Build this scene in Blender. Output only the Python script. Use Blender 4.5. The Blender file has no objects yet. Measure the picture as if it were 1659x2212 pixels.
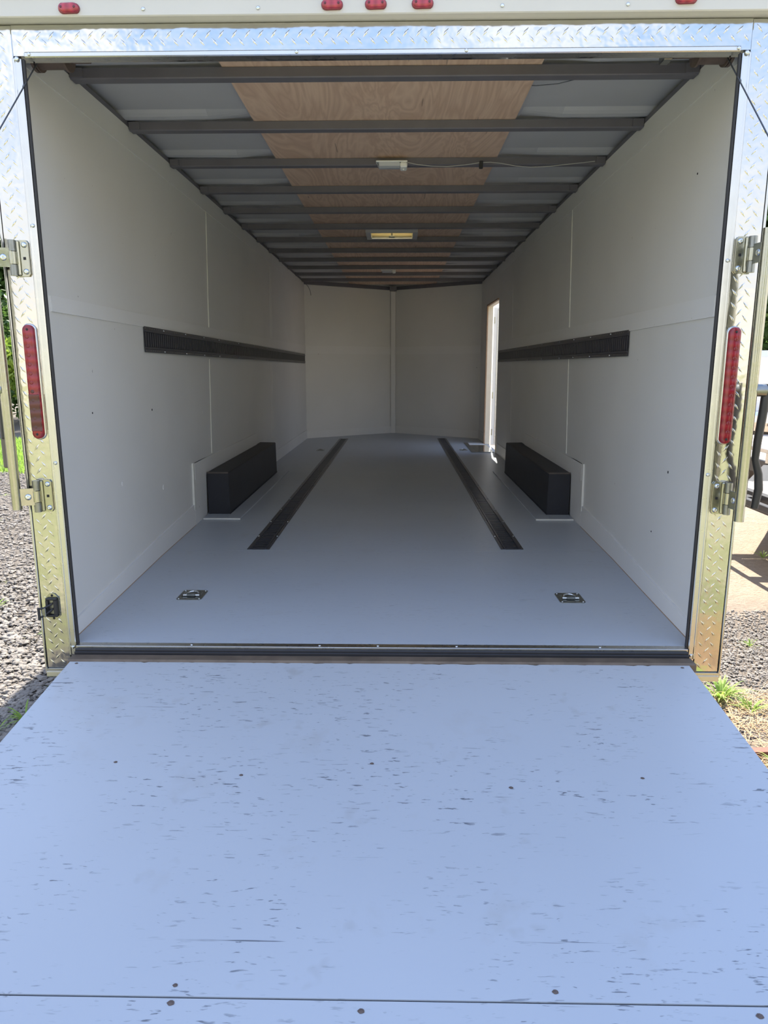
import bpy, math, random
import numpy as np
from mathutils import Vector, Matrix
random.seed(7); rng = np.random.default_rng(7)
S = bpy.context.scene
COL = S.collection
PI = math.pi

# ------------------------------------------------------------------ camera
cd = bpy.data.cameras.new('camera'); cam = bpy.data.objects.new('camera', cd); COL.objects.link(cam)
yaw, pitch, roll = .0183, .2047, -.0008
fwd = Vector((-math.sin(yaw)*math.cos(pitch), math.cos(yaw)*math.cos(pitch), -math.sin(pitch)))
rgt = Vector((math.cos(yaw), math.sin(yaw), 0)); upv = rgt.cross(fwd)
r2 = rgt*math.cos(roll)+upv*math.sin(roll); u2 = r2.cross(fwd)
M = Matrix((r2, u2, -fwd)).transposed().to_4x4(); M.translation = (.0606, -2.4532, 1.0079)
cam.matrix_world = M
cd.sensor_fit = 'VERTICAL'; cd.sensor_height = 36; cd.lens = 1534.8/2212*36
cd.clip_start = .05; cd.clip_end = 300
S.camera = cam

# ------------------------------------------------------------------ light and exposure
S.view_settings.view_transform = 'Standard'; S.view_settings.look = 'None'
S.view_settings.gamma = 1; S.view_settings.use_curve_mapping = False
S.view_settings.exposure = 0.97
SUN_EL, SUN_AZ = math.radians(50), math.radians(6.0)
sd = bpy.data.lights.new('sun', 'SUN'); sd.energy = 8.0; sd.angle = math.radians(.6); sd.color = (1, .93, .82)
sun = bpy.data.objects.new('sun', sd); COL.objects.link(sun)
to_sun = Vector((math.sin(SUN_AZ)*math.cos(SUN_EL), math.cos(SUN_AZ)*math.cos(SUN_EL), math.sin(SUN_EL)))
sun.rotation_euler = to_sun.to_track_quat('Z', 'Y').to_euler(); sun.location = (2, 8, 12)

W = bpy.data.worlds.new('sky'); S.world = W; W.use_nodes = True
nt = W.node_tree; nt.nodes.clear()
def wn(t, **k):
    n = nt.nodes.new(t)
    for a, b in k.items(): setattr(n, a, b)
    return n
tc = wn('ShaderNodeTexCoord'); sp = wn('ShaderNodeSeparateXYZ'); nt.links.new(tc.outputs['Generated'], sp.inputs[0])
ramp_ = wn('ShaderNodeValToRGB'); nt.links.new(sp.outputs['Z'], ramp_.inputs[0])
cr = ramp_.color_ramp
cr.elements[0].position = 0; cr.elements[0].color = (.92, .85, .73, 1)
cr.elements[1].position = 1; cr.elements[1].color = (.16, .34, .80, 1)
e = cr.elements.new(.16); e.color = (.80, .84, .90, 1)
e = cr.elements.new(.4); e.color = (.40, .60, 1.0, 1)
ns = wn('ShaderNodeTexNoise'); ns.inputs['Scale'].default_value = 3.2; ns.inputs['Detail'].default_value = 5
mp = wn('ShaderNodeMapping'); mp.inputs['Scale'].default_value = (1, 1, 2.2)
nt.links.new(tc.outputs['Generated'], mp.inputs[0]); nt.links.new(mp.outputs[0], ns.inputs['Vector'])
cl = wn('ShaderNodeValToRGB'); cl.color_ramp.elements[0].position = .5; cl.color_ramp.elements[1].position = .62
nt.links.new(ns.outputs['Fac'], cl.inputs[0])
mx = wn('ShaderNodeMix', data_type='RGBA'); mx.inputs['B'].default_value = (1.25, 1.17, 1.02, 1)
mm = wn('ShaderNodeMath', operation='MULTIPLY'); mm.inputs[1].default_value = .75
nt.links.new(cl.outputs[0], mm.inputs[0]); nt.links.new(mm.outputs[0], mx.inputs['Factor'])
nt.links.new(ramp_.outputs[0], mx.inputs['A'])
bg = wn('ShaderNodeBackground'); bg.inputs['Strength'].default_value = 1.0
wo = wn('ShaderNodeOutputWorld')
nt.links.new(mx.outputs['Result'], bg.inputs[0]); nt.links.new(bg.outputs[0], wo.inputs[0])

# ------------------------------------------------------------------ materials
class N:
    """small node graph helper"""
    def __init__(s, name):
        s.m = bpy.data.materials.new(name); s.m.use_nodes = True; s.t = s.m.node_tree
        s.p = s.t.nodes['Principled BSDF']; s.tc = s.t.nodes.new('ShaderNodeTexCoord')
    def new(s, t, **k):
        n = s.t.nodes.new(t)
        for a, b in k.items(): setattr(n, a, b)
        return n
    def link(s, a, b): s.t.links.new(a, b)
    def coord(s, scale=(1, 1, 1), rot=(0, 0, 0), loc=(0, 0, 0)):
        m = s.new('ShaderNodeMapping'); m.inputs['Scale'].default_value = scale
        m.inputs['Rotation'].default_value = rot; m.inputs['Location'].default_value = loc
        s.link(s.tc.outputs['Object'], m.inputs[0]); return m.outputs[0]
    def noise(s, vec, scale=5, detail=4, rough=.5, dist=0):
        n = s.new('ShaderNodeTexNoise'); n.inputs['Scale'].default_value = scale
        n.inputs['Detail'].default_value = detail; n.inputs['Roughness'].default_value = rough
        n.inputs['Distortion'].default_value = dist
        s.link(vec, n.inputs['Vector']); return n.outputs['Fac']
    def step(s, v, a, b, inv=False):
        n = s.new('ShaderNodeMapRange'); n.inputs['From Min'].default_value = a; n.inputs['From Max'].default_value = b
        if inv: n.inputs['To Min'].default_value = 1; n.inputs['To Max'].default_value = 0
        s.link(v, n.inputs['Value']); return n.outputs['Result']
    def math(s, op, a, b=None):
        n = s.new('ShaderNodeMath', operation=op)
        for i, v in enumerate((a, b)):
            if v is None: continue
            if isinstance(v, (int, float)): n.inputs[i].default_value = v
            else: s.link(v, n.inputs[i])
        return n.outputs[0]
    def mix(s, f, a, b, mode='MIX'):
        n = s.new('ShaderNodeMix', data_type='RGBA', blend_type=mode)
        for k, v in (('Factor', f), ('A', a), ('B', b)):
            if isinstance(v, tuple): n.inputs[k].default_value = (*v, 1) if len(v) == 3 else v
            elif isinstance(v, (int, float)): n.inputs[k].default_value = v
            else: s.link(v, n.inputs[k])
        return n.outputs['Result']
    def base(s, c):
        if isinstance(c, tuple): s.p.inputs['Base Color'].default_value = (*c, 1)
        else: s.link(c, s.p.inputs['Base Color'])
    def bump(s, h, strength=.3, dist=.01):
        b = s.new('ShaderNodeBump'); b.inputs['Strength'].default_value = strength; b.inputs['Distance'].default_value = dist
        s.link(h, b.inputs['Height']); s.link(b.outputs[0], s.p.inputs['Normal'])
    def set(s, **k):
        for a, b in k.items():
            i = s.p.inputs[a.replace('_', ' ')]
            if isinstance(b, (int, float, tuple)): i.default_value = b
            else: s.link(b, i)
        return s.m

def simple(name, col, rough=.5, metal=0, var=.12, scale=20, bump=0, **k):
    n = N(name); f = n.noise(n.coord(), scale, 4)
    n.base(n.mix(f, tuple(c*(1-var) for c in col), tuple(min(1, c*(1+var)) for c in col)))
    if bump: n.bump(f, bump, .004)
    return n.set(Roughness=rough, Metallic=metal, **k)

def wall_mat(name='grey_wall_paint', col=(.72, .71, .685)):
    n = N(name); c = n.coord()
    f1 = n.noise(c, 1.3, 3); f2 = n.noise(c, 60, 3)
    a = n.mix(f1, tuple(x*.90 for x in col), tuple(x*1.08 for x in col))
    marks = n.step(n.noise(n.coord((1, 1, 3.2)), 11, 6, .65), .74, .78)
    a = n.mix(n.math('MULTIPLY', marks, .35), a, (.78, .78, .76))
    dark = n.step(n.noise(n.coord((1, 1.6, 1), loc=(3, 4, 5)), 24, 2, .5), .78, .80)
    a = n.mix(n.math('MULTIPLY', dark, .6), a, (.12, .11, .10))
    n.base(a); n.bump(f2, .12, .003)
    return n.set(Roughness=.42)
M_wall = wall_mat()
M_trim = wall_mat('grey_trim_paint', (.75, .74, .72))
M_caulk = simple('pale_caulk', (.72, .71, .66), .5, var=.06)

def floor_mat(name, col, fleck=.6):
    n = N(name); c = n.coord()
    big = n.noise(c, 1.1, 3, .5); med = n.noise(c, 5, 5, .6)
    a = n.mix(big, tuple(x*.90 for x in col), tuple(x*1.08 for x in col))
    st = n.step(med, .60, .78); a = n.mix(n.math('MULTIPLY', st, .30), a, (.33, .31, .28))
    def flecks(rot, sx, sy, sc, lo, hi, seed):
        v = n.coord((sx, sy, sy), (0, 0, rot), (seed, seed*1.7, 0))
        return n.step(n.noise(v, sc, 3, .55, .3), lo, hi)
    clump = n.step(n.noise(n.coord(loc=(9, 2, 0)), 3.6, 4, .65), .42, .60)
    f = n.math('MAXIMUM', flecks(.05, 1, 4.5, 22, .648, .69, 1.3), flecks(.35, 1, 6, 17, .655, .70, 5.1))
    f = n.math('MAXIMUM', f, flecks(-.35, 1, 6, 19, .660, .70, 8.7))
    f = n.math('MAXIMUM', f, flecks(.02, 1, 26, 2.4, .715, .73, 3.3))
    f = n.math('MULTIPLY', n.math('MULTIPLY', f, clump), fleck)
    a = n.mix(f, a, (.12, .13, .15))
    foot = n.step(n.noise(n.coord(loc=(4, 7, 0)), 7, 3, .6), .66, .76)
    a = n.mix(n.math('MULTIPLY', foot, .35*fleck), a, (.27, .25, .23))
    n.base(a); n.bump(n.math('SUBTRACT', n.noise(c, 70, 3), n.math('MULTIPLY', f, 1.5)), .10, .002)
    return n.set(Roughness=.36, Specular_IOR_Level=.5)
M_floor = floor_mat('blue_grey_floor_paint', (.42, .455, .50), .35)
M_ramp = floor_mat('blue_grey_ramp_paint', (.435, .462, .495), .9)

def metal(name, col, rough, sc=6, b=.05, var=.08):
    n = N(name); c = n.coord(); f = n.noise(c, sc, 3)
    n.base(n.mix(f, tuple(x*(1-var) for x in col), tuple(min(1, x*(1+var)) for x in col)))
    n.bump(f, b, .02)
    r = n.new('ShaderNodeMapRange'); r.inputs['To Min'].default_value = rough*.8; r.inputs['To Max'].default_value = rough*1.25
    n.link(n.noise(c, 40, 3), r.inputs['Value'])
    return n.set(Metallic=1.0, Roughness=r.outputs['Result'])
M_plate = metal('diamond_plate_aluminium', (.58, .575, .555), .11, 9, .16, .05)
M_alu = metal('brushed_aluminium', (.60, .60, .585), .28, 8, .03)
M_zinc = metal('zinc_plated_steel', (.42, .42, .35), .22, 30, .05, .12)
M_screw = metal('bright_screw_steel', (.62, .65, .67), .18, 60, .03)
M_dring = metal('galvanised_steel', (.26, .27, .26), .30, 40, .06, .2)
M_black = simple('black_rubber', (.018, .018, .022), .55, var=.3)
M_track = simple('black_powder_coat', (.030, .030, .040), .32, var=.3, scale=30)
M_slot = simple('deep_black', (.008, .008, .012), .6, var=.2)
M_hole = simple('brass_hole', (.42, .37, .25), .5, var=.2)
M_boxp = simple('black_box_paint', (.013, .014, .021), .5, var=.5, scale=7, bump=.15)
M_rib = simple('dark_steel_rib', (.135, .13, .15), .45, var=.18, scale=9)
M_skin = simple('grey_roof_skin', (.46, .47, .49), .4, var=.10, scale=3)
M_cap = simple('white_painted_metal', (.55, .545, .53), .3, var=.05, scale=5)
M_shell = simple('white_exterior_skin', (.75, .75, .74), .3, var=.04, scale=3)
M_drum = simple('rusty_brown_drum', (.13, .095, .08), .6, .2, var=.35, scale=40)
M_wire = simple('dark_steel_cable', (.10, .11, .13), .45, .5)
M_wwire = simple('pale_wire', (.42, .42, .40), .5)
M_plastic = simple('white_plastic', (.90, .91, .86), .35, var=.04)
M_door = simple('white_door_paint', (.82, .82, .80), .35, var=.03)
M_creamy = simple('cream_door_frame', (.74, .68, .56), .45, var=.08)
M_rawwood = simple('raw_pine_edge', (.36, .24, .15), .6, var=.25, scale=30)
M_dirty = simple('dirty_hinge_steel', (.15, .115, .085), .6, .3, var=.6, scale=14, bump=.2)
M_chrome = metal('chrome', (.8, .8, .8), .08, 3, .02)
M_whitecar = simple('white_car_paint', (.80, .82, .84), .2, var=.02, Coat_Weight=.5)
M_glassdk = simple('dark_window_glass', (.03, .035, .04), .08, var=.1)
M_tyre = simple('tyre_rubber', (.03, .03, .03), .8, var=.2)
M_rust = simple('rusty_steel', (.16, .06, .035), .7, var=.4, scale=25)
M_deck = simple('weathered_deck_boards', (.42, .38, .33), .75, var=.25, scale=12, bump=.3)
M_frameblk = simple('black_trailer_frame', (.02, .02, .022), .4, var=.3)

def lens(name, col, pitchz):
    n = N(name); c = n.coord()
    wv = n.new('ShaderNodeTexWave', wave_type='BANDS', bands_direction=pitchz[0]); wv.inputs['Scale'].default_value = pitchz[1]
    wv.inputs['Distortion'].default_value = 1.0; n.link(c, wv.inputs['Vector'])
    n.base(n.mix(wv.outputs['Fac'], tuple(x*.68 for x in col), col)); n.bump(wv.outputs['Fac'], .4, .004)
    return n.set(Roughness=.25, Coat_Weight=.4, Subsurface_Weight=0.0)
M_lens = lens('red_lens', (.30, .010, .022), ('Z', 10.5))
M_lensdark = lens('dark_red_lens', (.10, .012, .018), ('Z', 10.5))
M_mark = lens('red_marker_lens', (.42, .035, .065), ('X', 14))

def ply_mat():
    n = N('plywood'); c = n.coord((1, .16, 1))
    w = n.noise(c, 3.2, 4, .55, 1.6)
    wv = n.math('FRACT', n.math('MULTIPLY', w, 13.0))
    ring = n.step(n.math('ABSOLUTE', n.math('SUBTRACT', wv, .5)), .0, .5)
    fine = n.noise(n.coord((60, 2, 1)), 3, 4, .6)
    a = n.mix(ring, (.58, .40, .29), (.74, .55, .41)); a = n.mix(n.math('MULTIPLY', fine, .4), a, (.60, .41, .29))
    crack = n.step(n.noise(n.coord((16, .9, 1), loc=(2, 3, 0)), 2, 2, .5), .715, .725)
    a = n.mix(n.math('MULTIPLY', crack, .5), a, (.12, .07, .05))
    n.base(a); n.bump(ring, .05, .002)
    return n.set(Roughness=.6)
M_ply = ply_mat()

def trans_mat(name, col, rough=.5, tr=.5):
    n = N(name); n.base(col); n.set(Roughness=rough)
    t = n.new('ShaderNodeBsdfTranslucent'); t.inputs['Color'].default_value = (*col, 1)
    ms = n.new('ShaderNodeMixShader'); ms.inputs[0].default_value = tr
    o = n.t.nodes['Material Output']; n.link(n.p.outputs[0], ms.inputs[1]); n.link(t.outputs[0], ms.inputs[2]); n.link(ms.outputs[0], o.inputs[0])
    return n.m
M_vent = trans_mat('translucent_vent_dome', (.92, .86, .66), .4, .85)
M_cover = trans_mat('frosted_lamp_cover', (.66, .68, .70), .3, .3)
M_grass = trans_mat('grass_blade', (.30, .46, .08), .6, .45)
def leaf_mat(name, c1, c2):
    n = N(name); g = n.new('ShaderNodeObjectInfo')
    f = n.noise(n.coord(), 1.6, 3); col = n.mix(n.step(f, .35, .65), c1, c2); n.base(col); n.set(Roughness=.45)
    t = n.new('ShaderNodeBsdfTranslucent'); n.link(col, t.inputs['Color'])
    ms = n.new('ShaderNodeMixShader'); ms.inputs[0].default_value = .5
    o = n.t.nodes['Material Output']; n.link(n.p.outputs[0], ms.inputs[1]); n.link(t.outputs[0], ms.inputs[2]); n.link(ms.outputs[0], o.inputs[0])
    return n.m
M_leafA = leaf_mat('leaf_dark', (.05, .11, .025), (.13, .22, .05))
M_leafB = leaf_mat('leaf_bright', (.10, .20, .03), (.34, .42, .06))
M_bark = simple('bark', (.10, .075, .055), .85, var=.4, scale=12, bump=.5)

def ground_mat():
    n = N('yard_ground'); c = n.coord(); s = n.new('ShaderNodeSeparateXYZ'); n.link(c, s.inputs[0])
    x, y = s.outputs['X'], s.outputs['Y']
    big = n.noise(c, .9, 5, .6); fine = n.noise(c, 28, 6, .7)
    dirt = n.mix(fine, (.30, .21, .14), (.62, .50, .38))
    grav = n.mix(fine, (.09, .075, .06), (.30, .26, .22))
    grass = n.mix(fine, (.10, .17, .03), (.34, .42, .10))
    wob = n.math('MULTIPLY', n.math('SUBTRACT', big, .5), 2.2)
    left = n.step(n.math('ADD', x, wob), -.8, .4, True)
    a = n.mix(left, dirt, grav)
    near_r = n.math('MULTIPLY', n.step(n.math('ADD', y, wob), 1.7, 1.1, False), 1.0)
    nr = n.step(n.math('ADD', y, wob), 1.0, 1.8, True); a = n.mix(n.math('MULTIPLY', nr, .7), a, grav)
    tuft = n.step(n.noise(n.coord(loc=(5, 5, 0)), 2.1, 5, .7), .62, .70); a = n.mix(n.math('MULTIPLY', tuft, .7), a, grass)
    lg = n.math('MULTIPLY', n.step(n.math('ADD', x, n.math('MULTIPLY', y, .42)), -1.6, -1.4, True), n.step(n.math('ADD', y, wob), 7.0, 7.6))
    a = n.mix(n.math('MULTIPLY', lg, n.step(y, 10.2, 10.3, True)), a, grass)
    back = n.step(n.math('ADD', y, wob), -2.2, -1.3, True)
    backtuft = n.step(n.noise(n.coord(loc=(1, 9, 0)), .7, 5, .65), .38, .5)
    a = n.mix(back, a, n.mix(fine, (.52, .43, .33), (.74, .64, .52))); a = n.mix(n.math('MULTIPLY', back, backtuft), a, n.mix(fine, (.40, .38, .20), (.68, .60, .42)))  # unseen ground behind the camera, made pale to bounce light onto the ceiling
    ax = n.step(n.math('ADD', n.math('ABSOLUTE', x), n.math('MULTIPLY', wob, .06)), 1.48, 1.60)
    vg = n.math('MULTIPLY', ax, n.step(n.math('ADD', y, n.math('MULTIPLY', wob, .06)), -.12, -.25))
    patch = n.step(n.noise(n.coord(loc=(2, 2, 0)), 5, 5, .6), .38, .58)
    a = n.mix(n.math('MULTIPLY', vg, patch), a, n.mix(fine, (.14, .18, .04), (.40, .42, .16)))
    n.base(a); n.bump(n.math('ADD', n.noise(c, 45, 6, .7), n.noise(c, 6, 4)), .9, .04)
    return n.set(Roughness=.9)
M_ground = ground_mat()
M_stoneA = simple('grey_stone', (.20, .178, .155), .8, var=.75, scale=14)
M_straw = simple('pine_straw', (.50, .30, .14), .7, var=.45, scale=9)

# ------------------------------------------------------------------ mesh helpers
class MB:
    def __init__(s): s.v = []; s.f = []; s.mi = []; s.cur = 0; s.sm = []
    def add(s, vs, fs, smooth=False):
        o = len(s.v); s.v += [tuple(v) for v in vs]; s.f += [tuple(i+o for i in f) for f in fs]
        s.mi += [s.cur]*len(fs); s.sm += [smooth]*len(fs)
    def box(s, x0, x1, y0, y1, z0, z1, ch=0):
        if ch <= 0:
            vs = [(x, y, z) for z in (z0, z1) for y in (y0, y1) for x in (x0, x1)]
            s.add(vs, [(0, 2, 3, 1), (4, 5, 7, 6), (0, 1, 5, 4), (2, 6, 7, 3), (0, 4, 6, 2), (1, 3, 7, 5)]); return
        c = min(ch, (x1-x0)/2.01, (y1-y0)/2.01, (z1-z0)/2.01)
        vs = []; idx = {}
        for i, z in enumerate((z0, z1)):
            for j, y in enumerate((y0, y1)):
                for k, x in enumerate((x0, x1)):
                    dx, dy, dz = (c if k == 0 else -c), (c if j == 0 else -c), (c if i == 0 else -c)
                    idx[(k, j, i)] = len(vs); vs += [(x, y+dy, z+dz), (x+dx, y, z+dz), (x+dx, y+dy, z)]
        I = lambda k, j, i, a: idx[(k, j, i)]+a
        fs = [(I(0,0,0,0), I(0,0,1,0), I(0,1,1,0), I(0,1,0,0)), (I(1,0,0,0), I(1,1,0,0), I(1,1,1,0), I(1,0,1,0)),
              (I(0,0,0,1), I(1,0,0,1), I(1,0,1,1), I(0,0,1,1)), (I(0,1,0,1), I(0,1,1,1), I(1,1,1,1), I(1,1,0,1)),
              (I(0,0,0,2), I(0,1,0,2), I(1,1,0,2), I(1,0,0,2)), (I(0,0,1,2), I(1,0,1,2), I(1,1,1,2), I(0,1,1,2))]
        for i in (0, 1):
            for j in (0, 1): fs.append((I(0,j,i,1), I(1,j,i,1), I(1,j,i,2), I(0,j,i,2)))
            for k in (0, 1): fs.append((I(k,0,i,0), I(k,1,i,0), I(k,1,i,2), I(k,0,i,2)))
        for j in (0, 1):
            for k in (0, 1): fs.append((I(k,j,0,0), I(k,j,1,0), I(k,j,1,1), I(k,j,0,1)))
        for i in (0, 1):
            for j in (0, 1):
                for k in (0, 1): fs.append((I(k,j,i,0), I(k,j,i,1), I(k,j,i,2)))
        s.add(vs, fs)
    def prism(s, poly, axis, a, b):
        """poly in the other two axes (in x,y,z order), extruded along axis from a to b"""
        def P(u, v, w): return {0: (w, u, v), 1: (u, w, v), 2: (u, v, w)}[axis]
        n = len(poly); vs = [P(u, v, a) for u, v in poly]+[P(u, v, b) for u, v in poly]
        fs = [tuple(range(n)), tuple(range(2*n-1, n-1, -1))]+[(i, (i+1) % n, n+(i+1) % n, n+i) for i in range(n)]
        s.add(vs, fs)
    def tube(s, pts, r, n=12, cap=True, smooth=True):
        pts = [Vector(p) for p in pts]; R = r if isinstance(r, (list, tuple)) else [r]*len(pts)
        o = None; vs = []; prev = None
        for i, p in enumerate(pts):
            d = (pts[min(i+1, len(pts)-1)]-pts[max(i-1, 0)]).normalized()
            a = prev if prev is not None else (Vector((0, 0, 1)) if abs(d.z) < .9 else Vector((1, 0, 0)))
            u = (a-d*a.dot(d)).normalized(); w = d.cross(u); prev = u
            vs += [p+(u*math.cos(2*PI*k/n)+w*math.sin(2*PI*k/n))*R[i] for k in range(n)]
        fs = [(i*n+k, i*n+(k+1) % n, (i+1)*n+(k+1) % n, (i+1)*n+k) for i in range(len(pts)-1) for k in range(n)]
        s.add(vs, fs, smooth)
        if cap: s.add(vs[:n], [tuple(range(n-1, -1, -1))]); s.add(vs[-n:], [tuple(range(n))])
    def dome(s, c, r, h, nrm, n=12):
        """screw head: low dome with a rim, flat base at c, bulging along nrm"""
        c = Vector(c); d = Vector(nrm).normalized(); a = Vector((0, 0, 1)) if abs(d.z) < .9 else Vector((1, 0, 0))
        u = (a-d*a.dot(d)).normalized(); w = d.cross(u); prof = [(1.0, 0), (1.0, .35), (.75, .78), (.35, .98), (.16, .8)]
        vs = [c+(u*math.cos(2*PI*k/n)+w*math.sin(2*PI*k/n))*r*q+d*h*t for q, t in prof for k in range(n)]
        fs = [(i*n+k, i*n+(k+1) % n, (i+1)*n+(k+1) % n, (i+1)*n+k) for i in range(len(prof)-1) for k in range(n)]
        s.add(vs, fs, True); s.add([v for v in vs[-n:]], [tuple(range(n))])
    def build(s, name, mat, parent=None, loc=None):
        me = bpy.data.meshes.new(name)
        off = Vector((0, 0, 0))
        if parent is not None: off = world_loc(parent)
        if loc is not None: off = Vector(loc)
        me.from_pydata([(v[0]-off.x, v[1]-off.y, v[2]-off.z) for v in s.v], [], s.f); me.update()
        mats = mat if isinstance(mat, (list, tuple)) else [mat]
        for m in mats: me.materials.append(m)
        me.polygons.foreach_set('material_index', s.mi); me.polygons.foreach_set('use_smooth', s.sm)
        import bmesh
        bm = bmesh.new(); bm.from_mesh(me); bmesh.ops.recalc_face_normals(bm, faces=bm.faces); bm.to_mesh(me); bm.free()
        o = bpy.data.objects.new(name, me); COL.objects.link(o)
        if parent is not None: o.parent = parent
        elif loc is not None: o.location = loc
        return o
def world_loc(o):
    l = Vector((0, 0, 0))
    while o is not None: l += Vector(o.location); o = o.parent
    return l
def tag(o, label, cat, group=None, kind=None):
    o['label'] = label; o['category'] = cat
    if group: o['group'] = group
    if kind: o['kind'] = kind
    return o
def thing(name, loc, label, cat, group=None):
    o = bpy.data.objects.new(name, None); COL.objects.link(o); o.location = loc; o.empty_display_size = .1
    return tag(o, label, cat, group)
def struct(o): o['kind'] = 'structure'; return o
def copy_tree(o, parent=None):
    c = o.copy(); COL.objects.link(c); c.parent = parent
    for ch in [q for q in bpy.data.objects if q.parent == o]: copy_tree(ch, c)
    return c
def box(name, mat, parent, *b, ch=0): m = MB(); m.box(*b, ch=ch); return m.build(name, mat, parent)

# ------------------------------------------------------------------ measured geometry
H = 2.081; L = 7.45; APEX = 8.30; ZC = H+.046
BX = [(0, 1.158), (.6, 1.185), (1.2, 1.214), (2.2, 1.245), (4.2, 1.235), (L, 1.197)]
def bx(y): return float(np.interp(y, [a for a, _ in BX], [b for _, b in BX]))
def wx(y, z): t = max(0, min(1, z/H)); return bx(y)*(1-t)+1.19*t      # inner wall face
DY0, DY1, DZ = 5.80, 6.76, 1.727                                       # side door opening

# ------------------------------------------------------------------ structure: floor, walls, ceiling
fl = MB()
ys = [.005, .6, 1.2, 1.343]
def floor_piece(ys, z0=-.05, z1=0):
    poly = [(-bx(y)-.03, y) for y in ys]+[(bx(y)+.03, y) for y in reversed(ys)]
    m = MB(); m.prism(poly, 2, z0, z1); return m
f1 = floor_piece([.005, .6, 1.2, 1.3415]); struct(f1.build('floor', M_floor))
f2 = MB(); yy = [1.3435, 2.2, 4.2, L]
f2.prism([(-bx(y)-.03, y) for y in yy]+[(0, APEX+.02)]+[(bx(y)+.03, y) for y in reversed(yy)], 2, -.05, 0)
struct(f2.build('floor', M_floor))

def side_wall(sx, name):
    m = MB(); T = 1.251
    ycuts = [.014, .3, .6, .9, 1.2, 1.7, 2.2, 3.2, 4.2, 5.0, DY0, DY1, 7.1, L]
    zcuts = [-.03, 0, .3, .8, 1.3, DZ, H]
    def hole(y0, z1): return sx > 0 and DY0-.01 <= y0 < DY1-.01 and z1 <= DZ+.001
    for i in range(len(ycuts)-1):
        for j in range(len(zcuts)-1):
            y0, y1, z0, z1 = ycuts[i], ycuts[i+1], zcuts[j], zcuts[j+1]
            if hole(y0, z1): continue
            a = [(sx*wx(y, z), y, z) for y, z in ((y0, z0), (y1, z0), (y1, z1), (y0, z1))]
            b = [(sx*T, y, z) for y, z in ((y0, z0), (y1, z0), (y1, z1), (y0, z1))]
            m.add(a+b, [(0, 1, 2, 3), (7, 6, 5, 4)])
    def strip(p, q):
        m.add([(sx*wx(*p), *p), (sx*T, *p), (sx*T, *q), (sx*wx(*q), *q)], [(0, 1, 2, 3)])
    zl, zh, ya, yb = zcuts[0], zcuts[-1], ycuts[0], ycuts[-1]
    strip((ya, zl), (ya, zh)); strip((yb, zl), (yb, zh)); strip((ya, zh), (yb, zh)); strip((ya, zl), (yb, zl))
    if sx > 0:
        strip((DY0, 0), (DY0, DZ)); strip((DY1, 0), (DY1, DZ)); strip((DY0, DZ), (DY1, DZ))
    o = struct(m.build(name, M_wall)); return o
side_wall(-1, 'wall_left'); side_wall(1, 'wall_right')
for sx, nm in ((-1, 'wall_front_left'), (1, 'wall_front_right')):
    m = MB(); a = Vector((sx*1.197, L, 0)); b = Vector((0, APEX, 0)); d = (b-a).normalized(); n = Vector((-d.y, d.x, 0))
    if n.y < 0: n = -n
    m.prism([(a.x, a.y), (b.x, b.y), (b.x, b.y+.08), (a.x+sx*.04, a.y+.05)], 2, -.03, H+.05); struct(m.build(nm, M_wall))

# exterior skin (the trailer's outside, seen from a step to the side)
for sx, side in ((-1, 'left'), (1, 'right')):
    m = MB()
    parts = [(.06, DY0), (DY1, L)] if sx > 0 else [(.06, L)]
    for y0, y1 in parts: m.box(*(sorted((sx*1.2515, sx*1.256))), y0, y1, -.10, 2.15)
    if sx > 0:
        m.box(1.2515, 1.256, DY0, DY1, DZ, 2.15); m.box(1.2515, 1.256, DY0, DY1, -.10, -.03)
    struct(m.build('wall_outer_'+side, M_shell))

# ceiling skin: thin metal sheet sagging in folds between the ribs, with the vent opening
VX0, VX1, VY0, VY1 = -.175, .20, 3.80, 4.10
RIBY = [.530+i*.6096 for i in range(12)]
def ceil_z(y, x=0):
    z = ZC
    for i, r in enumerate(RIBY):
        t = y-(r-.13)
        if 0 <= t < .13: z -= .016*math.sin(PI*t/.13)*(1 if abs(x) > .62 else 0)*(1+.35*math.sin(i*5+x*3))
    return z
m = MB()
yc = sorted(set([.05, VY0, VY1, APEX]+[r+d for r in RIBY for d in (-.13, -.11, -.09, -.065, -.04, -.02, 0, .1) if .06 < r+d < APEX]))
xc = [-1.26, -1.0, -.8, -.62, -.4, VX0, VX1, .4, .62, .8, 1.0, 1.26]
for i in range(len(yc)-1):
    for j in range(len(xc)-1):
        if VX0-.001 <= xc[j] < VX1-.001 and VY0-.001 <= yc[i] < VY1-.001: continue
        m.add([(xc[j], yc[i], ceil_z(yc[i], xc[j])), (xc[j+1], yc[i], ceil_z(yc[i], xc[j+1])), (xc[j+1], yc[i+1], ceil_z(yc[i+1], xc[j+1])), (xc[j], yc[i+1], ceil_z(yc[i+1], xc[j]))], [(0, 1, 2, 3)], True)
struct(m.build('ceiling', M_skin))
m = MB()   # outer roof sheet with the vent hole
for b in ((-1.272, 1.272, .0, VY0), (-1.272, 1.272, VY1, APEX+.05), (-1.272, VX0, VY0, VY1), (VX1, 1.272, VY0, VY1)):
    m.box(*b, ZC+.022, ZC+.034)
struct(m.build('ceiling_roof_sheet', M_shell))

for sx, nm in ((-1, 'trim_21'), (1, 'trim_22')):
    m = MB(); m.box(*sorted((sx*1.188, sx*1.25)), .06, L, H+.001, ZC-.02); struct(m.build(nm, M_rib))

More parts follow.
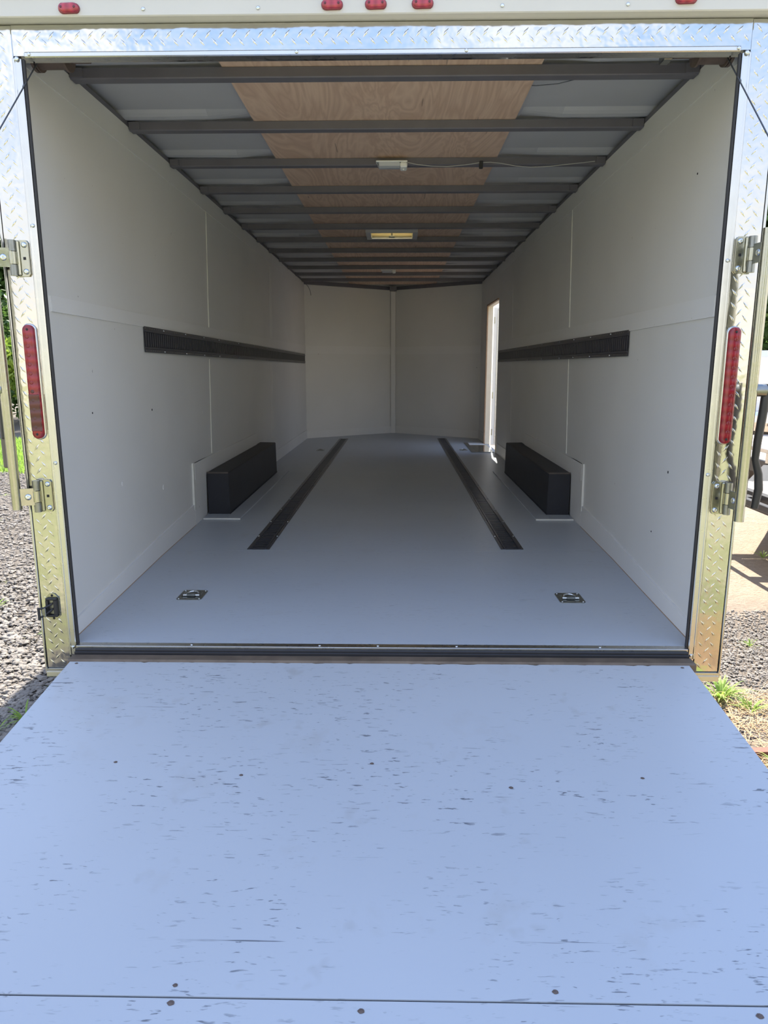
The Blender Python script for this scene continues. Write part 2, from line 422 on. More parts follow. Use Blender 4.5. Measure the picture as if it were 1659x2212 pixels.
# ------------------------------------------------------------------ plywood under the roof
def ply_sheet(y0, y1, label, hole=None):
    m = MB(); z0, z1 = ZC-.0175, ZC-.009
    x0, x1 = -.605, .60
    if y1 > 7.6:
        fx = lambda y: max(.05, (APEX-y)/(APEX-L)*1.19)
        m.prism([(x0, y0), (x1, y0), (x1, 7.86), (.45, 7.98), (-.45, 7.98), (x0, 7.86)], 2, z0, z1)
    elif hole:
        for b in ((x0, x1, y0, hole[2]), (x0, x1, hole[3], y1), (x0, hole[0], hole[2], hole[3]), (hole[1], x1, hole[2], hole[3])): m.box(*b, z0, z1)
    else: m.box(x0, x1, y0, y1, z0, z1)
    o = m.build('plywood_sheet', M_ply, loc=(0, y0, z0)); tag(o, label, 'plywood', 'plywood sheets under the roof')
ply_sheet(.12, 2.33, 'brown plywood sheet between the ceiling ribs nearest the rear door opening')
ply_sheet(2.332, 4.77, 'plywood sheet on the ceiling around the lit roof vent', (VX0, VX1, VY0, VY1))
ply_sheet(4.772, 7.20, 'plywood sheet on the ceiling around the small far lamp')
ply_sheet(7.202, 8.15, 'short plywood sheet on the ceiling at the pointed front end')

# ------------------------------------------------------------------ ribs
ordn = ['first', 'second', 'third', 'fourth', 'fifth', 'sixth', 'seventh', 'eighth', 'ninth', 'tenth', 'eleventh', 'twelfth', 'thirteenth']
for i, y in enumerate(RIBY):
    hw = 1.185 if y < L-.03 else (APEX-y)/(APEX-L)*1.19-.04
    hw2 = 1.185 if y+.045 < L else (APEX-y-.045)/(APEX-L)*1.19-.02
    if hw2 < .05: continue
    m = MB(); z = H-.010; dz = ZC-.018
    # hat section: wide flange under the roof, narrower web below, with a small lip
    m.prism([(y-.023, z), (y+.023, z), (y+.026, z+.004), (y+.026, dz-.001), (y-.026, dz-.001), (y-.026, z+.004)], 0, -min(hw, hw2), min(hw, hw2))
    for sx in (-1, 1): m.box(*sorted((sx*(min(hw, hw2)-.05), sx*(min(hw, hw2)))), y-.034, y+.034, z+.004, dz-.002)
    o = m.build('ceiling_rib', M_rib, loc=(0, y, z))
    extra = {2: ', carrying the near white dome lamp', 5: ', just before the roof vent', 6: ', just behind the roof vent'}.get(i, '')
    tag(o, 'dark steel ceiling rib, %s from the rear door header%s' % (ordn[i], extra), 'ceiling rib', 'steel ribs across the ceiling')

# ------------------------------------------------------------------ baseboards, bands and seams on the walls
def wall_strip(m, sx, y0, y1, z0, z1, t=.009, n=12, z0b=None, z1b=None):
    z0b = z0 if z0b is None else z0b; z1b = z1 if z1b is None else z1b
    for i in range(n):
        ya, yb = y0+(y1-y0)*i/n, y0+(y1-y0)*(i+1)/n; f, g = i/n, (i+1)/n
        za0, za1, zb0, zb1 = z0+(z0b-z0)*f, z1+(z1b-z1)*f, z0+(z0b-z0)*g, z1+(z1b-z1)*g
        P = lambda y, z, o: (sx*(wx(y, z)+.001-o), y, z)
        vs = [P(ya, za0, 0), P(yb, zb0, 0), P(yb, zb1, 0), P(ya, za1, 0), P(ya, za0, t), P(yb, zb0, t), P(yb, zb1, t*.8), P(ya, za1, t*.8)]
        fs = [(4, 5, 6, 7), (0, 1, 5, 4), (3, 2, 6, 7)]
        if i == 0: fs.append((0, 3, 7, 4))
        if i == n-1: fs.append((1, 2, 6, 5))
        m.add(vs, fs)
for sx, side in ((-1, 'left'), (1, 'right')):
    m = MB(); wall_strip(m, sx, .05, 1.97, 0, .062, .013, 10, 0, .135)
    struct(m.build('baseboard_'+side, M_trim))
    m = MB(); wall_strip(m, sx, 4.25, 5.74 if sx > 0 else L, 0, .12, .01); struct(m.build('baseboard_'+side, M_trim))
    if sx > 0:
        m = MB(); wall_strip(m, sx, 6.83, L, 0, .12, .01, 4); struct(m.build('baseboard_right', M_trim))
    # horizontal joint batten
    m = MB(); a, b = (1.195, 1.250) if sx < 0 else (1.172, 1.245)
    wall_strip(m, sx, .16, L if sx < 0 else 5.74, a, b, .008, 14, a-.03, b+.01); struct(m.build('trim_1' if sx < 0 else 'trim_2', M_trim))
    # raised wood seam along the top
    m = MB(); wall_strip(m, sx, .08, 5.6, 1.985, H+.004, .004, 10, 1.985); struct(m.build('trim_3' if sx < 0 else 'trim_4', M_wall))
    # pale vertical seam
    m = MB(); wall_strip(m, sx, 2.462, 2.479, .405, 1.045, .006, 1); wall_strip(m, sx, 2.462, 2.479, 1.21, 1.985, .006, 1)
    struct(m.build('trim_5' if sx < 0 else 'trim_6', M_caulk))
    for yb_ in (4.82, 4.9) if sx < 0 else (4.85,):
        m = MB(); wall_strip(m, sx, yb_, yb_+.008, .13, 1.03, .003, 1); wall_strip(m, sx, yb_, yb_+.008, 1.27, 1.95, .003, 1)
        struct(m.build('trim_7' if sx < 0 else 'trim_8', M_trim))
    # rust brown gap line along floor edge
    m = MB(); wall_strip(m, sx, .04, 1.97, -.002, .003, .016, 10); struct(m.build('trim_9' if sx < 0 else 'trim_10', M_rawwood))
    # boards around the wheel box
    m = MB(); wall_strip(m, sx, 2.00, 4.02, .290, .395, .011, 8); wall_strip(m, sx, 1.985, 2.285, 0, .395, .010, 1)
    struct(m.build('trim_11' if sx < 0 else 'trim_12', M_trim))
    m = MB(); wall_strip(m, sx, 1.955, 1.985, .10, .40, .014, 1); struct(m.build('trim_13' if sx < 0 else 'trim_14', M_caulk))
    # nose walls: band, base
    for z0, z1, t, nm in ((1.155, 1.26, .011, 'trim_15' if sx < 0 else 'trim_16'), (0, .10, .014, 'baseboard_front_'+side)):
        m = MB(); a = Vector((sx*1.197, L, 0)); b = Vector((0, APEX, 0)); d = (b-a).normalized(); nn = Vector((d.y, -d.x, 0))
        if nn.y > 0: nn = -nn
        m.prism([(a.x, a.y), (b.x, b.y), (b.x+nn.x*t, b.y+nn.y*t*1.6), (a.x+nn.x*t, a.y+nn.y*t)], 2, z0, z1); struct(m.build(nm, M_trim))
m = MB(); m.prism([(-.04, APEX-.034), (0, APEX-.018), (.04, APEX-.034), (.03, APEX-.05), (-.03, APEX-.05)], 2, .0, 2.04); struct(m.build('trim_17', M_trim))
m = MB(); m.box(-.05, .05, APEX-.16, APEX-.05, H-.035, ZC-.03); struct(m.build('trim_18', M_rib))
for sx, nm in ((-1, 'trim_23'), (1, 'trim_24')):
    m = MB(); m.prism([(sx*1.187, L-.03), (0, APEX-.035), (0, APEX-.005), (sx*1.187, L)], 2, H-.022, ZC-.02); struct(m.build(nm, M_rib))

# small nicks and plugs on the walls: dents painted over
for sx, y, z, r in ((-1, .723, .476, .012), (-1, 1.353, .351, .016), (-1, 1.226, .78, .006), (-1, 2.268, .701, .010), (-1, .446, .815, .004), (1, .477, .571, .006), (1, .44, 1.709, .004), (1, .628, .284, .004)):
    m = MB(); x = sx*(wx(y, z)-.0004); n = 14
    m.dome((x, y, z), r, .002, (-sx, 0, 0)); o = m.build('trim_19', M_trim if r > .007 else M_slot); struct(o)

# ------------------------------------------------------------------ E-tracks
def e_track(length, label, loc, rot=(0, 0, 0), group=None):
    t = thing('tie_down_track', loc, label, 'tie-down track', group)
    w = .063; m = MB()
    # section: flanges, raised shoulders, recessed centre
    for a, b, z0, z1 in ((-w, -.046, .0, .003), (.046, w, .0, .003), (-.046, -.036, 0, .007), (.036, .046, 0, .007)): m.box(a, b, 0, length, z0, z1, ch=.001)
    m.cur = 1; m.box(-.036, .036, 0, length, 0, .0015)
    m.cur = 0; k = 0; y = .006
    while y < length-.02:
        m.box(-.034, .034, y, y+.017, .0015, .0045); y += .0335; k += 1
    m.cur = 2; y = .012; i = 0
    while y < length and i < 400:
        for sx in (-1, 1):
            for s2 in (0,):
                c = sx*.0545; r = .0021
                m.add([(c-r, y-r, .0034), (c+r, y-r, .0034), (c+r, y+r, .0034), (c-r, y+r, .0034)], [(0, 1, 2, 3)])
        y += .034 if (i % 5) else .068; i += 1
    o = m.build('rail', [M_track, M_slot, M_hole], None); o.parent = t
    y = .30; j = 0
    while y < length and j < 11:
        for sx in (-1, 1):
            s = MB(); s.dome((sx*.0545, y, .003), .0062, .004, (0, 0, 1), 8); q = s.build('screw', M_screw, None); q.parent = t
        y += .40 if j < 3 else .62; j += 1
    t.rotation_euler = rot; return t
ft = 'black slotted floor track '
e_track(6.02, ft+'on the left, beside the left wheel box', (-.710, 1.365, 0), (0, 0, -.006), 'tie-down tracks on the floor')
e_track(6.06, ft+'on the right, towards the side door step', (.703, 1.385, 0), (0, 0, .0035), 'tie-down tracks on the floor')
def wall_track(sx, y0, y1, za, zb, label):
    ln = y1-y0; xm = wx((y0+y1)/2, 1.1); xa, xb = wx(y0, za)-.006, wx(y1, zb)-.006
    t = e_track(ln, label, (sx*xa, y0, za), (0, 0, 0), 'tie-down tracks on the walls')
    d = Vector((sx*(xb-xa), ln, zb-za)).normalized(); n = Vector((-sx, 0, 0)); n = (n-d*n.dot(d)).normalized()
    xax = d.cross(n); t.matrix_world = Matrix.Translation((sx*xa, y0, za)) @ Matrix((xax, d, n)).transposed().to_4x4()
    t.rotation_euler = t.matrix_world.to_euler(); t.location = (sx*xa, y0, za)
wall_track(-1, 1.15, 7.36, 1.132, 1.086, 'long black slotted steel track at waist height on the left wall')
wall_track(1, 1.145, 5.72, 1.110, 1.097, 'black slotted steel track on the right wall, ending at the side door')

# ------------------------------------------------------------------ wheel boxes and floor plates
for sx, side in ((-1, 'left'), (1, 'right')):
    t = thing('wheel_box', (sx*1.16, 3.24, 0), 'long black painted wheel box standing on the floor against the %s wall' % side, 'wheel box', 'black wheel boxes')
    a, b = 1.078, 1.226
    m = MB(); m.prism([(sx*a, .0), (sx*(a+.004), .286), (sx*(a+.012), .291), (sx*b, .293), (sx*b, 0)], 1, 2.29, 4.21)
    m.build('body', M_boxp, t)
    m = MB(); m.box(*sorted((sx*(a-.003), sx*(a+.022))), 2.284, 4.216, 0.011, .016); m.build('weld_bead', M_boxp, t)
    m = MB(); m.box(*sorted((sx*(a+.002), sx*(b))), 2.286, 2.292, .285, .2975, ch=.002); m.build('top_edge', simple('dusty_box_top', (.075, .062, .055), .7, var=.5, scale=12), t)
    t2 = MB(); ed = .978
    t2.box(*sorted((sx*ed, sx*(a-.002))), 2.145, 4.30, 0, .009, ch=.002); t2.box(*sorted((sx*(a-.001), sx*1.225)), 2.145, 2.283, 0, .009, ch=.002)
    o = t2.build('floor_plate', M_floor, loc=(sx*ed, 2.145, 0)); tag(o, 'blue-grey painted floor plate around the foot of the %s wheel box' % side, 'floor plate', 'floor plates at the wheel boxes')
    e2 = MB(); e2.box(*sorted((sx*(ed-.001), sx*1.225)), 2.135, 2.1445, 0, .010, ch=.002); q = e2.build('edge_strip', M_caulk, o)

# ------------------------------------------------------------------ D-rings
def d_ring(cx, cy, s, label, group):
    t = thing('tie_down_ring', (cx, cy, 0), label, 'tie-down ring', group)
    m = MB(); h = .055*s; n = 10
    # pan: rim ring plus recessed dish
    def rr(h, c, z): return [(cx+a*h-(a*c if q else 0), cy+b*h*1.22-(0 if q else b*c), z) for a, b, q in ((-1, -1, 0), (-1, -1, 1), (1, -1, 1), (1, -1, 0), (1, 1, 0), (1, 1, 1), (-1, 1, 1), (-1, 1, 0))]
    def rr2(hx, hy, c, z): return [(cx-hx, cy-hy+c, z), (cx-hx+c, cy-hy, z), (cx+hx-c, cy-hy, z), (cx+hx, cy-hy+c, z), (cx+hx, cy+hy-c, z), (cx+hx-c, cy+hy, z), (cx-hx+c, cy+hy, z), (cx-hx, cy+hy-c, z)]
    loops = [rr2(h, h*1.2, .010*s, 0), rr2(h, h*1.2, .010*s, .003), rr2(h*.72, h*.86, .012*s, .003), rr2(h*.62, h*.74, .012*s, -.0+.0008)]
    vs = sum(loops, []); fs = [(i*8+k, i*8+(k+1) % 8, (i+1)*8+(k+1) % 8, (i+1)*8+k) for i in range(3) for k in range(8)]+[tuple(range(24, 32))]
    m.add(vs, fs); m.build('pan', M_dring, t)
    m = MB(); pts = []
    for k in range(15):
        a = PI*k/14; pts.append((cx+.031*s*math.cos(a), cy-.012*s+.040*s*math.sin(a), .006+.004*math.sin(a)))
    m.tube(pts, .0052*s, 8); m.tube([(cx-.036*s, cy-.014*s, .006), (cx+.036*s, cy-.014*s, .006)], .005*s, 8); m.build('ring', M_screw, t)
    m = MB(); m.box(cx-.018*s, cx+.018*s, cy-.026*s, cy-.004*s, .002, .0135, ch=.002); m.build('clip', M_dring, t)
    for a in (-1, 1):
        for b in (-1, 1):
            q = MB(); q.dome((cx+a*.045*s, cy+b*.055*s, .003), .0045*s, .003, (0, 0, 1), 8); q.build('screw', M_screw, t)
d_ring(-.850, .560, 1, 'recessed steel tie-down ring in the floor near the ramp, on the left', 'tie-down rings in the floor')
d_ring(.823, .545, 1, 'recessed steel tie-down ring in the floor near the ramp, on the right', 'tie-down rings in the floor')
d_ring(-.857, 6.04, .85, 'small tie-down ring at the far end of the floor, outside the left track', 'tie-down rings in the floor')
d_ring(.862, 6.08, .85, 'small tie-down ring beside the side door step plate', 'tie-down rings in the floor')

# step plate at side door
t = thing('step_plate', (1.06, 6.35, 0), 'metal step plate on the floor inside the open side door', 'step plate')
box('angle_border', M_dring, t, .935, .985, 5.83, 6.86, 0, .006, ch=.001); box('near_border', M_dring, t, .986, 1.20, 5.83, 5.87, 0, .006, ch=.001)
box('tread', M_plate, t, .986, 1.20, 5.871, 6.60, 0, .004); box('white_board', M_door, t, .986, 1.18, 6.601, 6.86, 0, .005)

# ------------------------------------------------------------------ side door
t = thing('door_1', (1.28, 6.78, -.02), 'white side door standing open outside the right wall', 'door'); t['kind'] = 'structure'
box('leaf', M_door, t, 1.276, 2.20, 6.785, 6.825, -.02, DZ-.02, ch=.004)
m = MB(); m.box(1.32, 1.328, 6.779, 6.785, 0, DZ-.05); m.box(2.16, 2.168, 6.779, 6.785, 0, DZ-.05); m.box(1.32, 2.168, 6.779, 6.785, DZ-.055, DZ-.047); m.build('panel_trim', M_alu, t)
for z in (.15, .62, 1.55):
    m = MB(); m.tube([(1.284, 6.786, z-.04), (1.284, 6.786, z+.04)], .006, 8); m.build('hinge', M_zinc, t)
m = MB(); m.box(2.10, 2.14, 6.765, 6.785, .75, .95, ch=.004); m.build('handle', M_black, t)
t = thing('trim_20', (1.23, DY1, 0), 'cream and raw wood frame around the side door opening', 'door frame'); t['kind'] = 'structure'
box('far_jamb', M_creamy, t, 1.195, 1.255, DY1-.018, DY1, 0, DZ); box('far_edge', M_rawwood, t, 1.180, 1.194, DY1-.022, DY1+.02, 0, DZ+.01)
box('near_jamb', M_creamy, t, 1.20, 1.255, DY0, DY0+.015, 0, DZ); box('head', M_creamy, t, 1.195, 1.255, DY0+.016, DY1-.019, DZ-.016, DZ)
box('head_edge', M_rawwood, t, 1.180, 1.194, DY0, DY1-.023, DZ-.012, DZ+.004)

# ------------------------------------------------------------------ rear frame
def diamonds(m, x0, x1, z0, z1, y, p=.041):
    """raised lozenges of the tread pattern on a plate facing -y"""
    ln, wd, hh = .0160, .0038, .0022
    nx, nz = int((x1-x0)/p)+2, int((z1-z0)/p)+2
    for i in range(nx*2):
        for j in range(nz*2):
            if (i+j) % 2: continue
            cx, cz = x0+i*p/2, z0+j*p/2; s = 1 if i % 2 == 0 else -1
            dx, dz = .62, .78*s; nx_, nz_ = -dz, dx
            P = [(cx+dx*ln*a+nx_*wd*b, cz+dz*ln*a+nz_*wd*b) for a, b in ((-1, 0), (0, -1), (1, 0), (0, 1), (-.45, 0), (.45, 0))]
            if any(not (x0+.001 < u < x1-.001 and z0+.001 < v < z1-.001) for u, v in P): continue
            vs = [(u, y-(hh if k > 3 else 0)-.0001, v) for k, (u, v) in enumerate(P)]
            m.add(vs, [(0, 1, 4), (1, 5, 4), (1, 2, 5), (2, 3, 5), (3, 4, 5), (3, 0, 4)], True)
for sx, side in ((-1, 'left'), (1, 'right')):
    t = thing('corner_post', (sx*1.18, .03, -.13), 'diamond plate corner post on the %s of the rear opening' % side, 'corner post', 'diamond plate corner posts')
    xo, xi = (sx*1.238, sx*1.148)
    m = MB(); m.box(*sorted((xo, xi)), 0, .055, -.097, 2.043, ch=.002); diamonds(m, min(xo, xi), max(xo, xi), -.095, 2.04, 0)
    m.build('diamond_plate', M_plate, t)
    m = MB(); m.box(*sorted((sx*1.1475, sx*1.123)), -.004, .011, -.045, 1.950, ch=.003); m.box(*sorted((sx*1.1495, sx*1.1405)), -.006, -.0005, -.045, 1.95, ch=.002)
    m.build('edge_trim', M_alu, t)
    m = MB(); m.box(*sorted((sx*1.1225, sx*1.113)), -.001, .010, -.06, 1.949, ch=.003); m.build('rubber_seal', M_black, t)
    m = MB(); m.box(*sorted((sx*1.1475, sx*1.126)), .004, .055, -.097, -.046); m.build('lower_plate', M_plate, t)
    m = MB(); m.prism([(-.007, -.131), (-.009, -.128), (-.008, -.112), (-.005, -.110), (-.008, -.107), (-.008, -.098), (.06, -.098), (.06, -.131)], 0, *sorted((sx*1.24, sx*1.10))); m.build('bottom_cap', M_alu, t)
    m = MB(); m.box(*sorted((sx*1.239, sx*1.247)), -.003, .06, -.12, 2.1, ch=.002); m.build('outer_edge', M_alu, t)
    for z in ((1.454, .671, -.014) if sx < 0 else (1.338, .634, -.032)):
        q = MB(); q.dome((sx*1.134, -.004, z), .0062, .005, (0, -1, 0)); q.build('screw', M_screw, t)
    q = MB(); q.dome((sx*1.134, -.006, 1.946), .0075, .006, (0, -1, 0)); q.build('screw', M_screw, t)

t = thing('door_header', (0, .03, 1.95), 'diamond plate header above the rear opening', 'header')
m = MB(); m.box(-1.147, 1.147, .001, .055, 1.957, 2.0435); diamonds(m, -1.146, 1.146, 1.972, 2.042, .001)
m.build('diamond_plate', M_plate, t)
m = MB(); m.box(-1.112, 1.118, -.005, .03, 1.951, 1.967, ch=.003); m.build('edge_trim', M_alu, t)
for x in (-1.095, -.255, .272, 1.108):
    q = MB(); q.dome((x, -.005, 1.960), .0058, .004, (0, -1, 0)); q.build('screw', M_screw, t)

t = thing('roof_rail', (0, -.01, 2.045), 'white painted roof rail with screws across the top of the rear', 'roof rail')
m = MB(); m.prism([(-.040, 2.047), (-.043, 2.050), (-.043, 2.096), (-.038, 2.100), (.05, 2.100), (.05, 2.047)], 0, -1.30, 1.30); m.build('beam', M_cap, t)
m = MB(); m.prism([(-.048, 2.102), (-.052, 2.108), (-.040, 2.150), (0, 2.172), (.05, 2.176), (.05, 2.102)], 0, -1.31, 1.31); m.build('drip_cap', M_alu, t)
for x in (-.714, -.364, .374, .75):
    q = MB(); q.dome((x, -.043, 2.0655), .006, .004, (0, -1, 0)); q.build('screw', M_screw, t)

def marker(x, z, label):
    t = thing('marker_light', (x, -.043, z), label, 'marker light', 'red marker lights on the roof rail')
    y = -.0432; w, h = .031, .0135
    def loop(s, d): 
        P = []
        for a in range(16):
            q = 2*PI*a/16; cx = w-h if math.cos(q) > 0 else -(w-h)
            P.append((x+(cx+h*math.cos(q))*s, y-d, z+h*math.sin(q)*s))
        return P
    def lath(prof):
        m = MB(); vs = sum([loop(a, b) for a, b in prof], []); k = len(prof)
        m.add(vs, [(i*16+j, i*16+(j+1) % 16, (i+1)*16+(j+1) % 16, (i+1)*16+j) for i in range(k-1) for j in range(16)]+[tuple(range((k-1)*16, k*16))], True); return m
    lath([(1.06, 0), (1.06, .004), (1.0, .005)]).build('base', simple('dark_red_base', (.20, .03, .05), .5), t)
    lath([(.98, .0045), (.97, .010), (.86, .014), (.5, .0155)]).build('lens', M_mark, t)
    for s in (-1, 1):
        q = MB(); q.dome((x+s*.020, y-.0145, z), .0036, .002, (0, -1, 0), 10); q.build('screw', simple('screw_dark', (.12, .05, .06), .4, .6), t)
marker(-.940, 2.068, 'red oval marker light, leftmost on the white roof rail')
marker(-.139, 2.071, 'red oval marker light, left one of the middle three on the roof rail')
marker(-.007, 2.0715, 'red oval marker light, centre of the middle three on the roof rail')
marker(.134, 2.072, 'red oval marker light, right one of the middle three on the roof rail')
marker(.922, 2.078, 'red oval marker light, rightmost on the white roof rail')

def tail(sx, x0, z0, x1, z1, label, dark_low):
    t = thing('tail_light', ((x0+x1)/2, 0, (z0+z1)/2), label, 'tail light', 'tall red tail lights on the corner posts')
    w = .0195; y = -.0002; zm = (z0+z1)/2; hl = abs(z0-z1)/2-w
    def loop(wd, d, ha=hl, zc=zm):
        P = []
        for a in range(24):
            q = 2*PI*a/24; cz = ha if math.sin(q) > 0 else -ha
            P.append(((x0+x1)/2+wd*math.cos(q), y-d, zc+cz+wd*math.sin(q)))
        return P
    def lath(prof, mat, name, **k):
        m = MB(); n = len(prof); vs = sum([loop(a, b, **k) for a, b in prof], [])
        m.add(vs, [(i*24+j, i*24+(j+1) % 24, (i+1)*24+(j+1) % 24, (i+1)*24+j) for i in range(n-1) for j in range(24)]+[tuple(range((n-1)*24, n*24))], True); return m.build(name, mat, t)
    lath([(w+.004, 0), (w+.004, .004), (w, .005)], M_alu, 'gasket')
    ln_ = lath([(w, .0045), (w*.97, .016), (w*.85, .0195), (w*.5, .021)], M_lens, 'lens')
    if dark_low:
        m = MB(); zc = zm-hl*.55
        m.box((x0+x1)/2-w*.95, (x0+x1)/2+w*.95, -.0222, -.016, zm-hl*.97, zm-hl*.22, ch=.004); o = m.build('dark_section', M_lensdark, ln_); o['label'] = 'darker red lower part of the lens'  # lower section of the lens in a darker red
    for k in range(11):
        z = zm+hl*.88-k*hl*.176
        q = MB(); q.dome(((x0+x1)/2+.002*sx, -.0208, z), .0062, .0022, (0, -1, 0), 10); q.build('diode', M_lens if not dark_low or k < 6 else M_lensdark, ln_)
    for z in (z0-.016, z1+.016):
        q = MB(); q.dome(((x0+x1)/2, -.0205, z), .0042, .003, (0, -1, 0), 10); q.build('screw', M_black, t)
tail(-1, -1.180, 1.140, -1.180, .757, 'tall red tail light on the left corner post, its lower part darker', True)
tail(1, 1.178, 1.128, 1.178, .742, 'tall red tail light on the right corner post', False)

# hinges with their swing-out lock bars
def lock_hinge(sx, zc, ax, ay, label):
    t = thing('hinge_bracket', (sx*1.19, -.002, zc), label, 'hinge bracket', 'zinc hinges on the corner posts')
    hz = .057
    xin, xb = 1.156, 1.196
    m = MB(); m.prism([(sx*xin, zc-hz+.008), (sx*(xin+.006), zc-hz), (sx*xb, zc-hz), (sx*xb, zc+hz), (sx*(xin+.006), zc+hz), (sx*xin, zc+hz-.008)], 1, -.008, -.002); pl = m.build('mounting_plate', M_zinc, t)
    m = MB(); m.box(*sorted((sx*(xb-.012), sx*(xb-.002))), -.016, -.008, zc-hz+.002, zc+hz-.002, ch=.003); m.build('rolled_edge', M_zinc, t)
    for a, b in ((-hz, -hz*.36), (hz*.36, hz)):
        m = MB(); m.tube([(sx*(xb+.008), -.018, zc+a+.001), (sx*(xb+.008), -.018, zc+b-.001)], .0125, 14); m.build('barrel', M_dring, t)
    m = MB(); m.tube([(sx*(xb+.008), -.0185, zc-hz*.34), (sx*(xb+.008), -.0185, zc+hz*.34)], .0135, 14); m.build('knuckle', M_zinc, t)
    # swinging arm to the bar
    a = Vector((sx*(xb+.008), -.024, 0)); b = Vector((ax, ay, 0)); d = (b-a).normalized(); n = Vector((-d.y, d.x, 0))*.003
    m = MB(); m.prism([((a+n).x, (a+n).y), ((b+n).x, (b+n).y), ((b-n).x, (b-n).y), ((a-n).x, (a-n).y)], 2, zc-.030, zc+.030); arm = m.build('arm', M_zinc if sx < 0 else M_dring, t)
    c = (a+b)/2+Vector((0, 0, zc)); nn = n.normalized(); nn = nn if nn.y < 0 else -nn
    q = MB(); q.dome(c+nn*.003, .011, .005, nn, 14); q.build('rivet', M_screw, arm)
    for s in (-1, 1):
        q = MB(); q.dome((sx*(xin+.012), -.008, zc+s*.042), .0092, .007, (0, -1, 0)); q.build('screw', M_screw, pl)
    q = MB(); q.box(*sorted((sx*(xin+.010), sx*(xin+.018))), -.0095, -.008, zc-.005, zc+.004); q.build('slot', M_slot, pl)
LX, LY, RX_, RY_ = -1.266, -.040, 1.207, -.105
lock_hinge(-1, 1.352, LX+.014, LY, 'upper zinc hinge bracket on the left corner post')
lock_hinge(-1, .555, LX+.014, LY, 'lower zinc hinge bracket on the left corner post')
lock_hinge(1, 1.355, RX_+.004, RY_+.014, 'upper zinc hinge bracket on the right corner post')
lock_hinge(1, .553, RX_+.004, RY_+.014, 'lower zinc hinge bracket on the right corner post')
for sx, x, y, zb, label in ((-1, LX, LY, .512, 'zinc pipe lock bar swung out beside the left corner post'), (1, RX_, RY_, .492, 'zinc pipe lock bar swung out beside the right corner post')):
    t = thing('lock_bar', (x, y, zb), label, 'lock bar', 'pipe lock bars')
    m = MB(); m.tube([(x, y, zb), (x, y, 1.420)], .0165, 20); m.build('pipe', M_zinc, t)
    m = MB(); m.tube([(x+sx*.008, y+.02, zb+.01), (x+sx*.008, y+.02, zb+.10)], .006, 8); m.build('cam_lug', M_dring, t)
    if sx > 0:
        m = MB(); m.tube([(x+.002, y+.005, .925), (x+.044, y+.005, .925)], .020, 16); m.build('pivot', M_dring, t)
        m = MB(); P = [(x+.050, y+.01, .945), (x+.048, y+.01, .86), (x+.040, y+.01, .76), (x+.038, y+.01, .70), (x+.054, y+.01, .65), (x+.060, y+.01, .60), (x+.052, y+.01, .535)]
        m.tube(P, [.012, .014, .013, .012, .013, .014, .012], 10); m.build('handle', M_frameblk, t)
    else:
        m = MB(); m.tube([(x-.05, y+.005, .925), (x-.002, y+.005, .925)], .024, 16); m.build('pivot', M_dring, t)
        m = MB(); P = [(x-.032, y+.03, .96), (x-.028, y+.03, .86), (x-.030, y+.03, .76)]
        m.tube(P, .016, 10); m.build('handle', M_frameblk, t)
        m = MB(); m.box(x-.046, x-.014, y+.02, y+.045, .655, .76, ch=.004); m.build('grip', simple('brown_grip', (.14, .12, .09), .6), t)

# ramp catch on the left post
t = thing('latch', (-1.2, 0, .14), 'black latch hanging open in its plate near the foot of the left corner post', 'latch')
zc, xc_ = .142, -1.196
m = MB(); m.prism([(xc_, zc+.052), (xc_+.012, zc+.050), (xc_+.026, zc+.034), (xc_+.026, zc-.034), (xc_+.012, zc-.050), (xc_-.004, zc-.052), (xc_-.024, zc-.034), (xc_-.024, zc+.034), (xc_-.008, zc+.050)], 1, -.0045, -.0018); m.build('back_plate', M_zinc, t)
m = MB()
def ringbox(m, x0, x1, z0, z1, w, y0, y1):
    m.box(x0, x1, y0, y1, z1-w, z1, ch=.002); m.box(x0, x1, y0, y1, z0, z0+w, ch=.002); m.box(x0, x0+w, y0, y1, z0+w, z1-w); m.box(x1-w*1.3, x1, y0, y1, z0+w, z1-w)
ringbox(m, xc_-.019, xc_+.021, zc-.036, zc+.036, .009, -.016, -.0045); m.build('bezel', M_black, t)
box('recess', M_dring, t, xc_-.010, xc_+.008, -.0075, -.0046, zc-.026, zc+.026)
for s in (-1, 1):
    q = MB(); q.dome((xc_+.002, -.0045, zc+s*.0435), .0046, .002, (0, -1, 0)); q.build('screw_hole', M_slot, t)
m = MB()
for dz in (0, -.034):
    m.tube([(xc_+.004, -.012, zc+.014+dz*.6), (xc_-.018, -.030, zc+.004+dz*.8), (xc_-.036, -.036, zc+.002+dz)], .0038, 8)
m.tube([(xc_-.036, -.036, zc+.006), (xc_-.034, -.038, zc-.038)], .005, 8); m.build('keeper', M_black, t)
box('keeper_block', M_dring, t, xc_-.026, xc_-.012, -.034, -.020, zc-.030, zc+.004, ch=.002)

